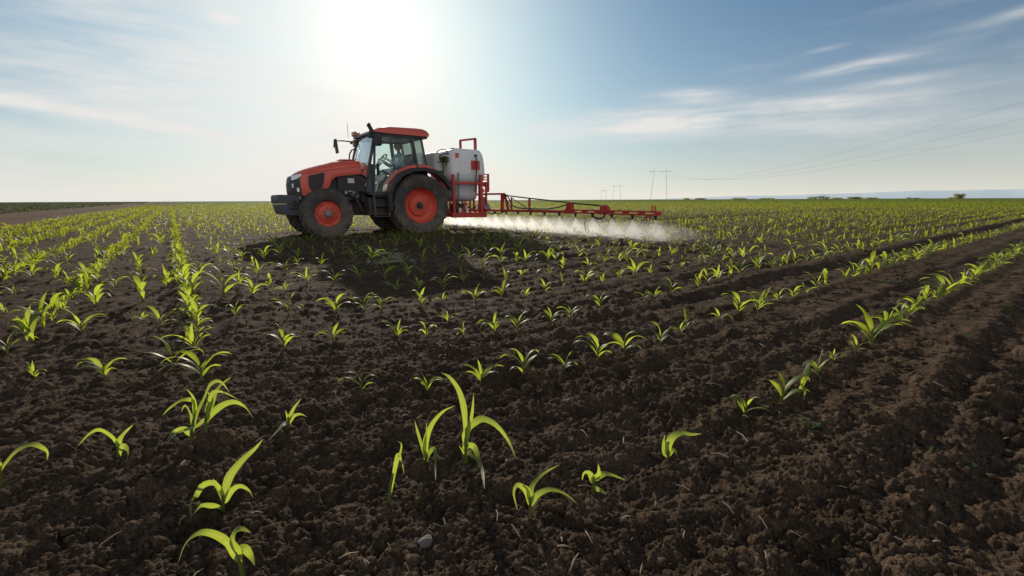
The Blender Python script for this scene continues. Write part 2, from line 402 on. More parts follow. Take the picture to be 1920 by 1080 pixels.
# bearing from +Y, elevation, half length, half height, tilt, strength (degrees)
STREAKS = [(58, 9.0, 15, 1.4, 0, .85), (50, 8.0, 10, 1.2, 2, .6), (74, 9.4, 9, .9, 0, .5), (72, 7.0, 12, 1.3, -2, .6), (57.5, 11.3, 4.0, .65, -2, 1.), (72.5, 12.4, 4.4, .42, 5, .95), (76, 10.6, 3.2, .4, 1, .6), (84, 14.5, 3.6, .40, 6, .6), (70, 14.3, 1.5, .2, 4, .4),
           (-8, 8.2, 8, .7, -6, .95), (2, 7.0, 5, .4, -6, .6), (4.5, 5.6, 4.5, .4, -2, .55), (-6, 5.0, 7, .7, -3, .4), (6.5, 17.5, 1.4, .45, 4, .95), (13.8, 11.4, 1.5, .9, 0, .75), (3, 14.5, 16, 3.4, -18, .6), (-4, 11, 10, 2.8, -10, .6), (-3, 21, 12, 2.0, -14, .35), (16, 7.2, 5, .5, 10, .4)]

# ------------------------------------------------------------------ ground sheet
def log_steps(a, b, ratio):
    n = max(1, int(round(math.log(b/a)/math.log(ratio)))); return list(a*(b/a)**(np.arange(n)/n))
rad = np.array(log_steps(.05, .62, 1.12)+log_steps(.62, 3.2, 1.0036)+log_steps(3.2, 9, 1.0062)+log_steps(9, 26, 1.0105)+log_steps(26, 120, 1.03)+log_steps(120, 9000, 1.15)+[9000.])
fine = np.linspace(R(-17), R(91), 1250)                # clockwise from +Y: what the lens covers, plus a margin
coarse = np.linspace(R(91), R(343), 90)[1:-1]
azs = np.concatenate([fine, coarse])
RR, AA = np.meshgrid(rad, azs, indexing='ij')
X, Y = (RR*np.sin(AA)).ravel(), (RR*np.cos(AA)).ravel()
Z = soil_height(X, Y)+rough(X, Y)
Z -= np.clip((np.hypot(X, Y)-1500)/7500, 0, 1)*1.0
nr, na = RR.shape
i = np.arange(nr-1)[:, None]*na; j = np.arange(na)[None, :]; jn = (j+1) % na
F = np.stack([i+j, i+na+j, i+na+jn, i+jn], -1).reshape(-1, 4)
ground_me = np_mesh('field', np.stack([X, Y, Z], -1), F[:, ::-1], M['soil'])
ground = tag(link('field', ground_me), kind='structure')
del X, Y, Z, F, RR, AA

# ------------------------------------------------------------------ dirt track beside the headland
ys = np.concatenate([np.arange(6, 60, .35), np.geomspace(60, 400, 60)]); xs = np.linspace(-8.9, -4.15, 34)
YY, XX = np.meshgrid(ys, xs, indexing='ij'); XX = XX+.25*np.sin(YY*.11)+.3*vn(YY*.3, XX*0, 3)
prof = .07+.05*np.cos((XX+6.5)/1.55*np.pi)*-1*np.exp(-((XX+6.5)/2.3)**4)
ZZ = prof+.05*fbm(XX*1.2, YY*.6, 55, 3)+.03*fbm(XX*5, YY*3, 56, 3)*np.clip(1.2-YY/60, 0, 1)
edge = np.minimum(np.arange(34), np.arange(34)[::-1])/3.; ZZ = np.where(edge[None] < 1, ZZ*edge[None]-.06*(1-edge[None]), ZZ)
a, b = XX.shape; i = np.arange(a-1)[:, None]*b; j = np.arange(b-1)[None, :]
F = np.stack([i+j, i+j+1, i+b+j+1, i+b+j], -1).reshape(-1, 4)
tag(link('dirt_track', np_mesh('dirt_track', np.stack([XX.ravel(), YY.ravel(), ZZ.ravel()], -1), F, M['track'])), kind='structure')
# bare rise where the headland ends
gx, gy = np.meshgrid(np.linspace(-16, 3.5, 80), np.linspace(112, 215, 60), indexing='ij')
gzz = (.55*np.exp(-((gx+1.2)/3.2)**2-((gy-165)/26)**2)+.30*np.exp(-((gx+9)/4)**2-((gy-170)/26)**2))*(1+.5*fbm(gx*.9, gy*.2, 9, 3))-.03
a, b = gx.shape; i = np.arange(a-1)[:, None]*b; j = np.arange(b-1)[None, :]
F = np.stack([i+j, i+b+j, i+b+j+1, i+j+1], -1).reshape(-1, 4)
tag(link('earth_mound', np_mesh('earth_mound', np.stack([gx.ravel(), gy.ravel(), gzz.ravel()], -1), F, M['track'])), kind='structure')

# ------------------------------------------------------------------ loose clods, straw, stones
def ico(sub):
    bm = bmesh.new(); bmesh.ops.create_icosphere(bm, subdivisions=sub, radius=1)
    v = np.array([p.co[:] for p in bm.verts]); f = np.array([[q.index for q in p.verts] for p in bm.faces]); bm.free(); return v, f
def scatter(name, label, n, rmin, rmax, size, mat, seed, sub=1, sink=.3):
    rg = np.random.default_rng(seed); v0, f0 = ico(sub)
    r = rmin*(rmax/rmin)**rg.random(n); az = R(-13)+R(100)*rg.random(n)
    x, y = r*np.sin(az), r*np.cos(az); keep = 1-.6*(fbm(x*1.6, y*1.6, seed, 2) < -.1) > rg.random(n); x, y, r = x[keep], y[keep], r[keep]; n = len(x)
    s = size[0]*(size[1]/size[0])**(rg.random(n)**2.0)*(1+.12*r)
    z = ground_z(x, y)
    sc = s[:, None]*np.stack([1+.5*(rg.random(n)-.5), 1+.5*(rg.random(n)-.5), .75+.3*(rg.random(n)-.5)], -1)
    dr = rg.random((n, 1, 3))*20
    q = v0[None]*2.1+dr
    w = 1+.55*(vn(q[..., 0], q[..., 1]+q[..., 2], seed+3)+vn(q[..., 1]*1.9, q[..., 2]*1.9+q[..., 0], seed+5)*.6)
    P = v0[None]*w[..., None]*sc[:, None]
    th = rg.random(n)*6.28; c, s_ = np.cos(th)[:, None], np.sin(th)[:, None]
    P = np.stack([P[..., 0]*c-P[..., 1]*s_, P[..., 0]*s_+P[..., 1]*c, P[..., 2]], -1)
    P[..., 0] += x[:, None]; P[..., 1] += y[:, None]; P[..., 2] += (z+s*(.5-sink))[:, None]
    F = (f0[None]+(np.arange(n)*len(v0))[:, None, None]).reshape(-1, 3)
    o = link(name, np_mesh(name, P.reshape(-1, 3), F, mat, smooth=True)); tag(o, label, 'soil', kind='stuff'); return o
scatter('soil_clod', 'crumbly brown soil clods lying over the ploughed ground', 6500, .75, 9, (.003, .013), M['clod'], 31, 2)
rg = np.random.default_rng(77); mb = MB()
for k in range(300):
    r = .8*(9/.8)**rg.random(); az = R(-12)+R(100)*rg.random(); x, y = r*math.sin(az), r*math.cos(az); th = rg.random()*6.28
    l = (.012+.05*rg.random()**2)*(1+.08*r); z = gz(x, y)+.006
    d = Vector((math.cos(th), math.sin(th), .25*(rg.random()-.3)))*l; w = (.0008+.0014*rg.random())*(1+.1*r)
    p = Vector((x, y, z)); mid = p+d*.5+Vector((0, 0, l*.12))+Vector((-d.y, d.x, 0))*.15*(rg.random()-.5)
    mb.tube([p, mid, p+d], [w, w*.9, w*.5], 5)
tag(mb.build('straw_litter', M['straw'], flip=False), 'pale bits of straw and chaff strewn over the soil', 'straw', kind='stuff')
def stone(x, y, s, label, seed):
    v, f = ico(3); rs = np.random.default_rng(seed); q = v*1.6+rs.random(3)*9
    w = 1+.5*vn(q[:, 0]+q[:, 2], q[:, 1], seed)+.25*vn(q[:, 0]*2.3, q[:, 1]*2.3+q[:, 2]*2, seed+1)
    P = v*w[:, None]*np.array([s, s*.8, s*.6])
    o = link('stone', np_mesh('stone', P, f, M['stone']), None, (x, y, gz(x, y)+s*.15)); tag(o, label, 'stone')
stone(.382, .850, .017, 'grey rounded stone in the soil at the bottom of the picture', 3)

# ------------------------------------------------------------------ corn
def smooth_path(pts, n):
    """Catmull-Rom through pts, n samples"""
    P = [np.array(p, float) for p in pts]; P = [2*P[0]-P[1]]+P+[2*P[-1]-P[-2]]; out = []
    for k in range(n):
        t = k/(n-1)*(len(P)-3); i = min(int(t), len(P)-4); u = t-i
        a, b, c, d = P[i:i+4]
        out.append(.5*(2*b+(c-a)*u+(2*a-5*b+4*c-d)*u*u+(3*b-a-3*c+d)*u**3))
    return np.array(out)
def width_prof(t, tip=1.0):
    return np.minimum(.40+1.7*t, 1.0)*np.clip((1-t)/.60, 0, 1)**.80
def leaf_geo(path, width, side, fold=.22, wavy=.10, seed=0, three=True):
    """leaf blade along path (n,3); side (n,3) unit vectors across the blade"""
    n = len(path); t = np.linspace(0, 1, n); w = width*width_prof(t)/2
    tan = np.gradient(path, axis=0); tan /= np.linalg.norm(tan, axis=1)[:, None]+1e-9
    side = side-tan*(side*tan).sum(1)[:, None]; side /= np.linalg.norm(side, axis=1)[:, None]+1e-9
    nor = np.cross(side, tan); rs = np.random.default_rng(seed)
    wv = wavy*width*np.sin(t*9+rs.random()*6)*np.sin(t*3.14)
    fo = (fold*(1-.6*t))[:, None]
    A = path-side*w[:, None]+nor*(w[:, None]*fo+wv[:, None]); B = path+side*w[:, None]+nor*(w[:, None]*fo-wv[:, None])
    if three:
        V = np.stack([A, path, B], 1).reshape(-1, 3); F = []
        for i in range(n-1):
            for k in (0, 1): F.append((3*i+k, 3*i+k+1, 3*i+3+k+1, 3*i+3+k))
    else:
        V = np.stack([A, B], 1).reshape(-1, 3); F = [(2*i, 2*i+1, 2*i+3, 2*i+2) for i in range(n-1)]
    return V, np.array(F)
def stem_geo(h, r, lean=(0, 0), n=7, rings=5):
    V = []; F = []
    for i in range(rings):
        t = i/(rings-1); rr = r*(1-.55*t)
        for k in range(n):
            a = 6.2832*k/n; V.append((rr*math.cos(a)+lean[0]*t*t*h, rr*math.sin(a)+lean[1]*t*t*h, -.02+t*(h+.02)))
    for i in range(rings-1):
        for k in range(n):
            l = (k+1) % n; F.append((i*n+k, i*n+l, (i+1)*n+l, (i+1)*n+k))
    return np.array(V), np.array(F)
def plant_parts(seed, segs=9, three=True, nleaf=None, sides=7):
    """unit-height young corn plant: (stem, [leaves]) as vertex/face arrays; leaves alternate in two ranks"""
    rs = np.random.default_rng(seed); nl = nleaf or int(rs.integers(4, 7)); plane = 0.
    sh = .34+.10*rs.random(); leaves = []
    for i in range(nl):
        last = i == nl-1; az = plane+math.pi*(i % 2)+.7*(rs.random()-.5)
        z0 = sh*(.30+.70*i/max(1, nl-1)); ln = (.72+.34*rs.random())*(.78 if i == 0 else 1)
        e0 = R(76+8*rs.random() if last else 52+16*rs.random()); droop = R(15+50*rs.random()) if last and rs.random() < .6 else R(85+55*rs.random())
        if last: ln = .62+.2*rs.random()
        p = np.array([0, 0, z0-.05]); path = [p]; st = 24; e = e0; d = np.array([math.cos(az), math.sin(az)])
        for k in range(st):
            t = (k+1)/st; e = e0-droop*t**1.7
            p = p+np.array([d[0]*math.cos(e), d[1]*math.cos(e), math.sin(e)])*ln/st; path.append(p)
        path = np.array(path)[np.linspace(0, st, segs).round().astype(int)]
        a0 = 2.6*(rs.random()-.5) if last else .9*(rs.random()-.5); tw = np.linspace(a0, a0*.5+1.7*(rs.random()-.5), segs)[:, None]
        tg = np.gradient(path, axis=0); tg /= np.linalg.norm(tg, axis=1)[:, None]; s0 = np.tile([[-d[1], d[0], 0]], (segs, 1))
        side = s0*np.cos(tw)+np.cross(s0, tg)*np.sin(tw)
        leaves.append(leaf_geo(path, .108+.05*rs.random(), side, .26, .10, seed*10+i, three))
    # scale so that the top is at 1
    top = max(v[:, 2].max() for v, f in leaves); k = 1/top
    st = stem_geo(sh, .032, n=sides, rings=4)
    return (st[0]*k, st[1]), [(v*k, f) for v, f in leaves]
PROTO = []
for s in range(12):
    st, lv = plant_parts(100+s)
    PROTO.append((np_mesh('stem', *st, M['stem']), [leaf_mesh('leaf', v, f, M['leaf']) for v, f in lv],
                  len(lv), sum(v[-1, 0] for v, f in lv), st, lv))
WHOLE = []                                    # the same plants as one mesh each, for the ones too small to show parts
for sm, lm, nl, _, st, lv in PROTO:
    vs, fs, b = [], [], 0
    mi = []
    for q, (v, f) in enumerate([st]+lv): vs.append(v); fs.append(f+b); b += len(v); mi += [0 if q == 0 else 1]*len(f)
    me = np_mesh('corn_seedling', np.concatenate(vs), np.concatenate(fs), M['stem']); me.materials.append(M['leaf']); me.polygons.foreach_set('material_index', mi); mark_edge(me, b-len(st[0]), len(st[0]))
    WHOLE.append(me)

def px(x, y, z=0.):
    """photo pixel of a point, used to decide what the lens takes in"""
    f = x*FW.x+y*FW.y; r = x*RT.x+y*RT.y; th = R(11.14); u = z-CAM_H
    d = f*math.cos(th)-u*math.sin(th)
    if d <= .05: return None
    return 960+838*r/d, 540-838*(u*math.cos(th)+f*math.sin(th))/d, d
ORD = 'first second third fourth fifth sixth seventh eighth ninth tenth eleventh twelfth thirteenth fourteenth fifteenth sixteenth seventeenth eighteenth nineteenth'.split()
TENS = {2: 'twent', 3: 'thirt', 4: 'fort', 5: 'fift', 6: 'sixt'}
def ordw(n):
    if n < 20: return ORD[n-1]
    t, u = divmod(n, 10)
    return TENS[t]+'ieth' if u == 0 else TENS[t]+'y-'+ORD[u-1]

BIG=[
 ('p1',0.029,1.022,[(0.015,[(-0.01,0.065),(-0.013,0.104),(-0.032,0.132),(-0.057,0.141),(-0.082,0.122),(-0.096,0.081)]),(0.0199,[(-0.0,0.065),(-0.001,0.108),(0.014,0.139),(0.031,0.149),(0.054,0.143)]),(0.0199,[(-0.007,0.06),(0.004,0.067),(0.012,0.043),(0.012,0.007)])]),
 ('p2',0.015,1.338,[(0.0193,[(0.002,0.032),(-0.005,0.054),(-0.023,0.078),(-0.058,0.067),(-0.088,0.027),(-0.109,-0.016),(-0.121,-0.063)]),(0.0193,[(0.005,0.054),(0.014,0.091),(0.045,0.13),(0.072,0.153),(0.094,0.179)]),(0.015,[(0.009,0.03),(0.027,0.059),(0.053,0.075),(0.077,0.061),(0.086,0.021)]),(0.015,[(-0.004,0.008),(-0.022,0.019),(-0.046,0.016),(-0.067,0.003)]),(0.0077,[(0.004,0.064),(-0.0,0.091),(-0.006,0.109)])]),
 ('p3',-0.04,1.741,[(0.0191,[(0.01,0.046),(0.033,0.103),(0.07,0.16),(0.1,0.209),(0.136,0.221),(0.165,0.184)]),(0.0136,[(0.009,0.058),(-0.002,0.091),(-0.024,0.116),(-0.054,0.084)]),(0.0191,[(-0.005,0.026),(-0.023,0.043),(-0.057,0.033),(-0.093,-0.006)]),(0.012,[(0.064,0.16),(0.043,0.179),(0.011,0.16),(-0.009,0.138)]),(0.0136,[(0.048,0.128),(0.066,0.178),(0.06,0.216)])]),
 ('p3b',0.004,1.715,[(0.0153,[(0.012,0.049),(0.031,0.1),(0.061,0.151),(0.103,0.16),(0.162,0.141)]),(0.0191,[(0.005,0.042),(0.036,0.074),(0.076,0.087),(0.106,0.061),(0.119,0.003)]),(0.0191,[(0.014,0.087),(0.036,0.141),(0.075,0.173)]),(0.0109,[(-0.001,0.042),(-0.034,0.017),(-0.104,-0.009),(-0.146,-0.05)]),(0.0164,[(0.012,0.075),(0.029,0.113),(0.018,0.138)])]),
 ('p4',-0.23,1.793,[(0.0145,[(0.005,0.05),(-0.002,0.08),(-0.025,0.105),(-0.053,0.093),(-0.083,0.059)]),(0.0155,[(0.007,0.05),(0.026,0.077),(0.062,0.109)]),(0.0155,[(0.005,0.012),(0.016,0.037),(0.037,0.043),(0.047,0.018),(0.038,-0.013)]),(0.0103,[(0.005,0.037),(0.017,0.025),(0.029,0.012)])]),
 ('p5',0.246,1.682,[(0.0131,[(0.001,0.038),(0.017,0.073),(0.041,0.104)]),(0.0131,[(0.003,0.025),(0.021,0.049),(0.047,0.056),(0.07,0.044)]),(0.0178,[(-0.002,0.028),(-0.035,0.004),(-0.072,-0.038),(-0.125,-0.089)]),(0.0083,[(0.0,0.045),(-0.003,0.076)])]),
 ('p6',-0.491,1.819,[(0.0162,[(0.017,0.063),(0.051,0.102),(0.09,0.118),(0.112,0.104),(0.121,0.085),(0.108,0.055)]),(0.0139,[(0.017,0.074),(0.026,0.091),(0.032,0.107)]),(0.0139,[(0.014,0.074),(-0.01,0.102),(-0.043,0.091)])]),
 ('p7',0.539,1.17,[(0.013,[(0.001,0.013),(-0.013,0.053),(-0.025,0.098),(-0.033,0.133)]),(0.0163,[(0.001,0.02),(0.006,0.079),(0.029,0.143),(0.066,0.193),(0.105,0.218)]),(0.0109,[(-0.0,0.059),(0.011,0.111),(0.02,0.165)]),(0.013,[(0.004,0.017),(0.017,0.043),(0.03,0.046),(0.031,-0.007),(0.031,-0.053)])]),
 ('p8',0.64,1.1,[(0.0153,[(-0.002,0.056),(0.015,0.127),(0.028,0.19),(0.036,0.262)]),(0.0196,[(0.005,0.101),(0.029,0.133),(0.059,0.145),(0.1,0.12),(0.135,0.068),(0.159,0.003)]),(0.0174,[(-0.0,0.127),(-0.005,0.178),(-0.021,0.228),(-0.049,0.265),(-0.077,0.278)]),(0.0185,[(0.01,0.056),(0.028,0.049),(0.042,0.003),(0.053,-0.05),(0.058,-0.098)]),(0.012,[(0.009,0.03),(0.027,0.003),(0.044,-0.02)]),(0.0054,[(-0.003,0.03),(-0.011,0.05),(-0.018,0.066)]),(0.0163,[(0.004,0.063),(-0.001,0.101),(0.009,0.134)])]),
 ('p9',0.372,1.05,[(0.0082,[(0.001,0.011),(0.015,0.074),(0.034,0.142),(0.022,0.156)]),(0.0092,[(0.031,0.136),(0.041,0.131),(0.049,0.091)])]),
 ('p10',0.638,0.779,[(0.013,[(-0.003,0.047),(-0.01,0.08),(-0.032,0.101),(-0.042,0.08),(-0.032,0.036)]),(0.0147,[(-0.0,0.047),(0.004,0.074),(0.033,0.098),(0.081,0.112)]),(0.013,[(0.002,0.036),(0.019,0.061),(0.053,0.071),(0.092,0.052),(0.126,0.01)]),(0.0121,[(-0.003,0.058),(-0.008,0.085),(-0.022,0.099)])]),
 ('p11',0.842,0.753,[(0.0191,[(0.002,0.036),(0.01,0.065),(0.005,0.103)]),(0.0143,[(0.003,0.042),(0.026,0.062),(0.047,0.062),(0.085,0.05)]),(0.0134,[(-0.002,0.03),(-0.011,0.054),(-0.026,0.054),(-0.031,0.03)]),(0.0124,[(0.004,0.012),(0.02,0.009),(0.035,0.0)])]),
 ('p12',1.16,0.732,[(0.0199,[(-0.005,0.023),(-0.01,0.056),(-0.005,0.076)]),(0.0199,[(-0.002,0.03),(0.004,0.076),(0.033,0.099),(0.066,0.094),(0.098,0.097)]),(0.0133,[(0.002,0.023),(0.019,0.04),(0.027,0.016)])]),
]
NEAR= [(1.601,0.709,0.09),(1.846,0.686,0.14),(2.003,0.677,0.12),(2.23,0.693,0.11),(2.488,0.716,0.08),(2.809,0.719,0.09),(3.057,0.71,0.22),(3.365,0.742,0.13),(3.547,0.758,0.13),(3.695,0.737,0.13),(3.942,0.747,0.13),(4.233,0.77,0.16),(4.44,0.758,0.14),(4.785,0.762,0.17),(5.045,0.756,0.17),(5.269,0.745,0.17),(2.55,1.546,0.07),(2.869,1.494,0.1),(3.152,1.514,0.14),(3.353,1.476,0.16),(3.524,1.508,0.15),(3.763,1.501,0.11),(4.006,1.488,0.1),(4.225,1.476,0.11),(4.516,1.508,0.18),(4.838,1.543,0.15),(0.974,2.432,0.11),(1.125,2.359,0.1),(1.382,2.559,0.08),(1.264,2.165,0.08),(1.488,2.171,0.15),(1.639,2.136,0.12),(1.896,2.107,0.11),(2.138,2.179,0.1),(2.5,2.231,0.12),(1.066,3.272,0.12),(1.157,3.167,0.11),(1.427,3.063,0.14),(1.615,3.068,0.09),(1.87,2.989,0.14),(2.138,2.994,0.09),(2.388,2.983,0.1),(2.62,3.002,0.12),(2.894,3.06,0.1),(3.155,3.034,0.2),(3.254,3.081,0.15),(3.366,2.993,0.13),(3.627,2.985,0.13),(3.885,2.995,0.22),(4.117,2.961,0.14),(3.077,2.261,0.08),(3.201,2.255,0.11),(3.445,2.255,0.13),(1.64,1.469,0.12),(1.814,1.436,0.12),(2.123,1.442,0.13),(2.4,1.491,0.09),(1.203,1.524,0.12),(1.404,1.467,0.1),(1.01,1.583,0.11),(0.773,1.623,0.1),(0.549,1.783,0.09),(1.553,3.836,0.14),(1.751,3.788,0.13),(1.954,3.684,0.13),(2.25,3.806,0.13),(2.488,3.814,0.14),(2.725,3.765,0.11),(2.935,3.744,0.13),(3.17,3.787,0.12),(3.328,3.741,0.12),(3.544,3.737,0.15),(-0.596,2.875,0.09),(-0.345,2.737,0.1),(-0.087,2.653,0.16),(0.018,2.419,0.14),(0.01,2.968,0.15),(0.4,2.611,0.13),(0.64,2.543,0.12),(-0.793,3.438,0.12),(-0.743,3.689,0.21),(-0.765,4.136,0.22),(-0.807,3.871,0.13),(-0.756,4.358,0.17),(-0.756,4.616,0.18),(-0.531,3.704,0.16),(-0.24,3.785,0.08),(-0.148,3.58,0.13),(0.045,3.564,0.19),(0.026,3.878,0.16),(0.266,3.478,0.11),(0.576,3.419,0.16),(0.881,3.347,0.14),(-0.552,4.601,0.16),(-0.266,4.491,0.2),(0.018,4.389,0.18),(0.061,4.8,0.19),(0.012,5.261,0.19),(0.257,4.328,0.23),(0.455,4.261,0.13),(0.705,4.249,0.11),(-0.509,5.503,0.15),(-0.117,5.306,0.21),(-1.158,5.518,0.13),(-1.205,6.456,0.17),(-1.02,6.374,0.16),(-0.744,5.428,0.14),(-0.696,5.649,0.18),(-0.646,5.777,0.17),(-0.802,6.402,0.17),(-1.066,4.724,0.09)]
WEEDS= [(1.686, 0.521, 28), (5.239, 1.188, 12), (5.289, 1.083, 10), (3.397, 0.54, 14), (3.447, 0.403, 16), (2.451, 0.896, 12), (3.073, 1.371, 10), (1.842, 0.251, 16), (1.994, 0.061, 12), (5.097, 0.925, 10), (1.14, 1.178, 10), (4.68, 0.368, 8), (1.834, 0.14, 10)]

GROUP = 'young corn plants growing in rows'
# the big plants close to the lens, each leaf bent as it stands in the field
BIG_LABEL = dict(
    p1='corn seedling at the bottom edge, one broad leaf hanging towards the viewer',
    p2='corn seedling with long left leaf touching the soil, third clump up from bottom left',
    p3='tallest stalk of the tangled two-plant clump left of centre, top leaf arching right',
    p3b='shorter right-hand corn plant of the tangled clump, long leaf arching down to the right',
    p4='small corn seedling left of the tangled clump, short leaf folded at its right',
    p5='little corn seedling right of the tangled clump, one leaf reaching down to the left',
    p6='corn seedling cut by the left edge of the picture, leaf arching right',
    p7='upright narrow corn plant just left of the tallest foreground plant, one leaf hanging limp',
    p8='tallest foreground corn plant near the centre, long leaf drooping right',
    p9='thin yellowing corn shoot with a broken tip, left of the upright pair',
    p10='broad-leaved corn seedling at bottom centre with a leaf arching down to the right',
    p11='small corn seedling with a short erect leaf, right of the broad-leaved one at bottom centre',
    p12='lone curled corn seedling with one leaf pointing right, on bare soil')
for name, x, y, lv in BIG:
    z = gz(x, y); root = tag(empty('corn_plant', (x, y, z)), BIG_LABEL[name], 'corn plant', GROUP)
    rs = np.random.default_rng(sum(map(ord, name))*7+len(lv))
    starts = [p[0] for w, p in lv]; hs = max(.03, np.mean([p[1] for p in starts])+.012); lx = np.mean([p[0] for p in starts])
    v, f = stem_geo(hs, .0062 if name not in ('p8', 'p3') else .0078, (lx/hs*RT.x, lx/hs*RT.y), 9, 7)
    link('stem', np_mesh('stem', v, f, M['stem']), root)
    for i, (w, pts) in enumerate(lv):
        base = np.array([lx*.5, hs*.55]) if pts[0][1] > hs*.6 else np.array([lx*.2, max(.0, pts[0][1]-.015)])
        p2 = np.array([tuple(base)]+list(pts)); dep = (rs.random()-.5)*.9
        s = np.concatenate([[0], np.cumsum(np.linalg.norm(np.diff(p2, axis=0), axis=1))])
        P3 = []
        for (a, b), q in zip(p2, s):
            P = np.array([x+RT.x*a+FW.x*dep*q, y+RT.y*a+FW.y*dep*q, z+b]); low = z+.028
            if q > .03 and P[2] < low:               # the leaf hangs towards the viewer and lies just above the soil
                k = (CAM_H-low)/(CAM_H-P[2]); P = np.array([P[0]*k, P[1]*k, low]); P[2] = max(low, gz(P[0], P[1])+.022)
            P3.append(P-np.array([x, y, z]))
        path = smooth_path(P3, 18); tan = np.gradient(path, axis=0); tan /= np.linalg.norm(tan, axis=1)[:, None]
        vw = np.array([FW.x, FW.y, -.45]); vw /= np.linalg.norm(vw)
        inp = np.cross(tan, vw); inp /= np.linalg.norm(inp, axis=1)[:, None]+1e-6
        ang = np.linspace(R(8+18*rs.random()), R(5+35*rs.random()), 18)[:, None]*(1 if rs.random() < .5 else -1)
        side = inp*np.cos(ang)+vw*np.sin(ang)
        v, f = leaf_geo(path, w*1.14, side, .28, .10, i+3)
        link('leaf', leaf_mesh('leaf', v, f, M['leaf_big']), root)

# all other plants: standing positions by row
rs = np.random.default_rng(2024)
spots = []                                    # x, y, height, row kind, row number
for x, y, h in NEAR:
    h *= 1.08
    if x < .12 and abs(x-.02) < .14 and y > 2.2: spots.append((x, y, h, 'A', 0))
    elif x < -.45 and abs(x+.76) < .13: spots.append((x, y, h, 'A', 1))
    else: spots.append((x, y, h, 'B', int(round((y-bend(x))/ROW))))
for x0, y0, n, sp_ in ((.02, 2.75, 0, .17), (-.755, 3.55, 1, .17)):       # the two headland rows seen end-on are drilled densely
    y = y0
    while y < 6.5:
        y += sp_*(.7+.6*rs.random()); x = x0+.025*rs.standard_normal()
        if min(math.hypot(x-q[0], y-q[1]) for q in spots) > .07: spots.append((x, y, .09+.06*rs.random(), 'A', n))
XEND = {1: 5.4, 2: 4.95, 3: 3.6, 4: 4.3, 5: 3.7}
def vis(x, y, m=40):
    q = px(x, y); return q and -m < q[0] < 1920+m and q[1] < 1080+m
def add_rows(rmin, rmax, sp):
    out = []
    for k in range(1, int(rmax/ROW)):
        y0 = k*ROW-.01; x = XEND.get(k, -4.0 if y0 < 105 else 1.0)
        x = max(x, -.225*y0-1)
        while x < rmax:
            s = sp(math.hypot(x, y0))*(1.9 if x < .3 and y0 < 40 else 1); x += s*(.65+.7*rs.random())
            y = y0+bend(x)+.02*rs.standard_normal(); r = math.hypot(x, y)
            if r > rmax: break
            if r < rmin or rs.random() < .10 or (y > 105 and x < 1): continue
            if x < .1 and y < 5.2: continue
            if vis(x, y): out.append((x, y, 'B', k))
    for k in range(0, 6):
        x0 = -.755*k; y = max(5.45 if k < 2 else 4.0, rmin*.97)
        while y < min(rmax, 108):
            s = max(.085, sp(y)*.52); y += s*(.6+.8*rs.random()); x = x0+.022*rs.standard_normal()
            if math.hypot(x, y) < rmin or rs.random() < .06: continue
            if vis(x, y): out.append((x, y, 'A', k))
    return out
HGT = lambda n: np.clip(.157+.036*rs.standard_normal(n), .07, .25)
tract = lambda x, y: x > 2.0 and (10.36 < y < 10.86 or 11.80 < y < 12.30)
mid = [p for p in add_rows(0, 11.5, lambda r: .235-.085*min(1, max(0, (r-5)/5))) if not tract(p[0], p[1])]
hm = HGT(len(mid)); cand = spots+[(x, y, h*(.84 if k == 'A' else 1), k, n) for (x, y, k, n), h in zip(mid, hm)]
size = [h/px(x, y)[2] for x, y, h, k, n in cand]
order = sorted(range(len(cand)), key=lambda i: -size[i]); chosen = [cand[i] for i in order[:287]]; rest = [cand[i] for i in order[287:]]
NLW = {4: 'four-leaved', 5: 'five-leaved', 6: 'six-leaved'}
rows = {}
for p in chosen: rows.setdefault(p[3:5], []).append(p)
def instance(x, y, h, label, parts, vi, rot):
    z = gz(x, y) if math.hypot(x, y) < 26 else 0.
    if parts:
        o = empty('corn_plant', (x, y, z))
        for me in [PROTO[vi][0]]+PROTO[vi][1]:
            c = bpy.data.objects.new(me.name.split('.')[0], me); col.objects.link(c); c.parent = o
    else:
        o = link('corn_plant', WHOLE[vi], None, (x, y, z))
    o.scale = (h, h, h); o.rotation_euler = ((rs.random()-.5)*.25, (rs.random()-.5)*.25, -YAW+.55*float(rs.standard_normal())+math.pi*(rot > math.pi))
    tag(o, label, 'corn plant', GROUP)
for (kind, n), ps in sorted(rows.items()):
    ps.sort(key=(lambda p: px(p[0], p[1])[0]) if kind == 'B' else (lambda p: p[1]))
    for i, (x, y, h, k, nn) in enumerate(ps):
        vi = int(rs.integers(0, 12)); look = 'tall' if h > .185 else 'short' if h < .12 else ''
        nl = NLW[PROTO[vi][2]]
        if kind == 'B': where = f'{ordw(i+1)} from left in the {ordw(max(1, n))} crosswise row from front'
        else: where = f'{ordw(i+1)} from front in the ' + ('dense line running away left of centre' if n == 0 else f'{ordw(n)} line left of the dense one')
        instance(x, y, h, f'{look} {nl} corn plant, {where}'.strip(), h/px(x, y)[2]*838 > 23, vi, rs.random()*6.28)

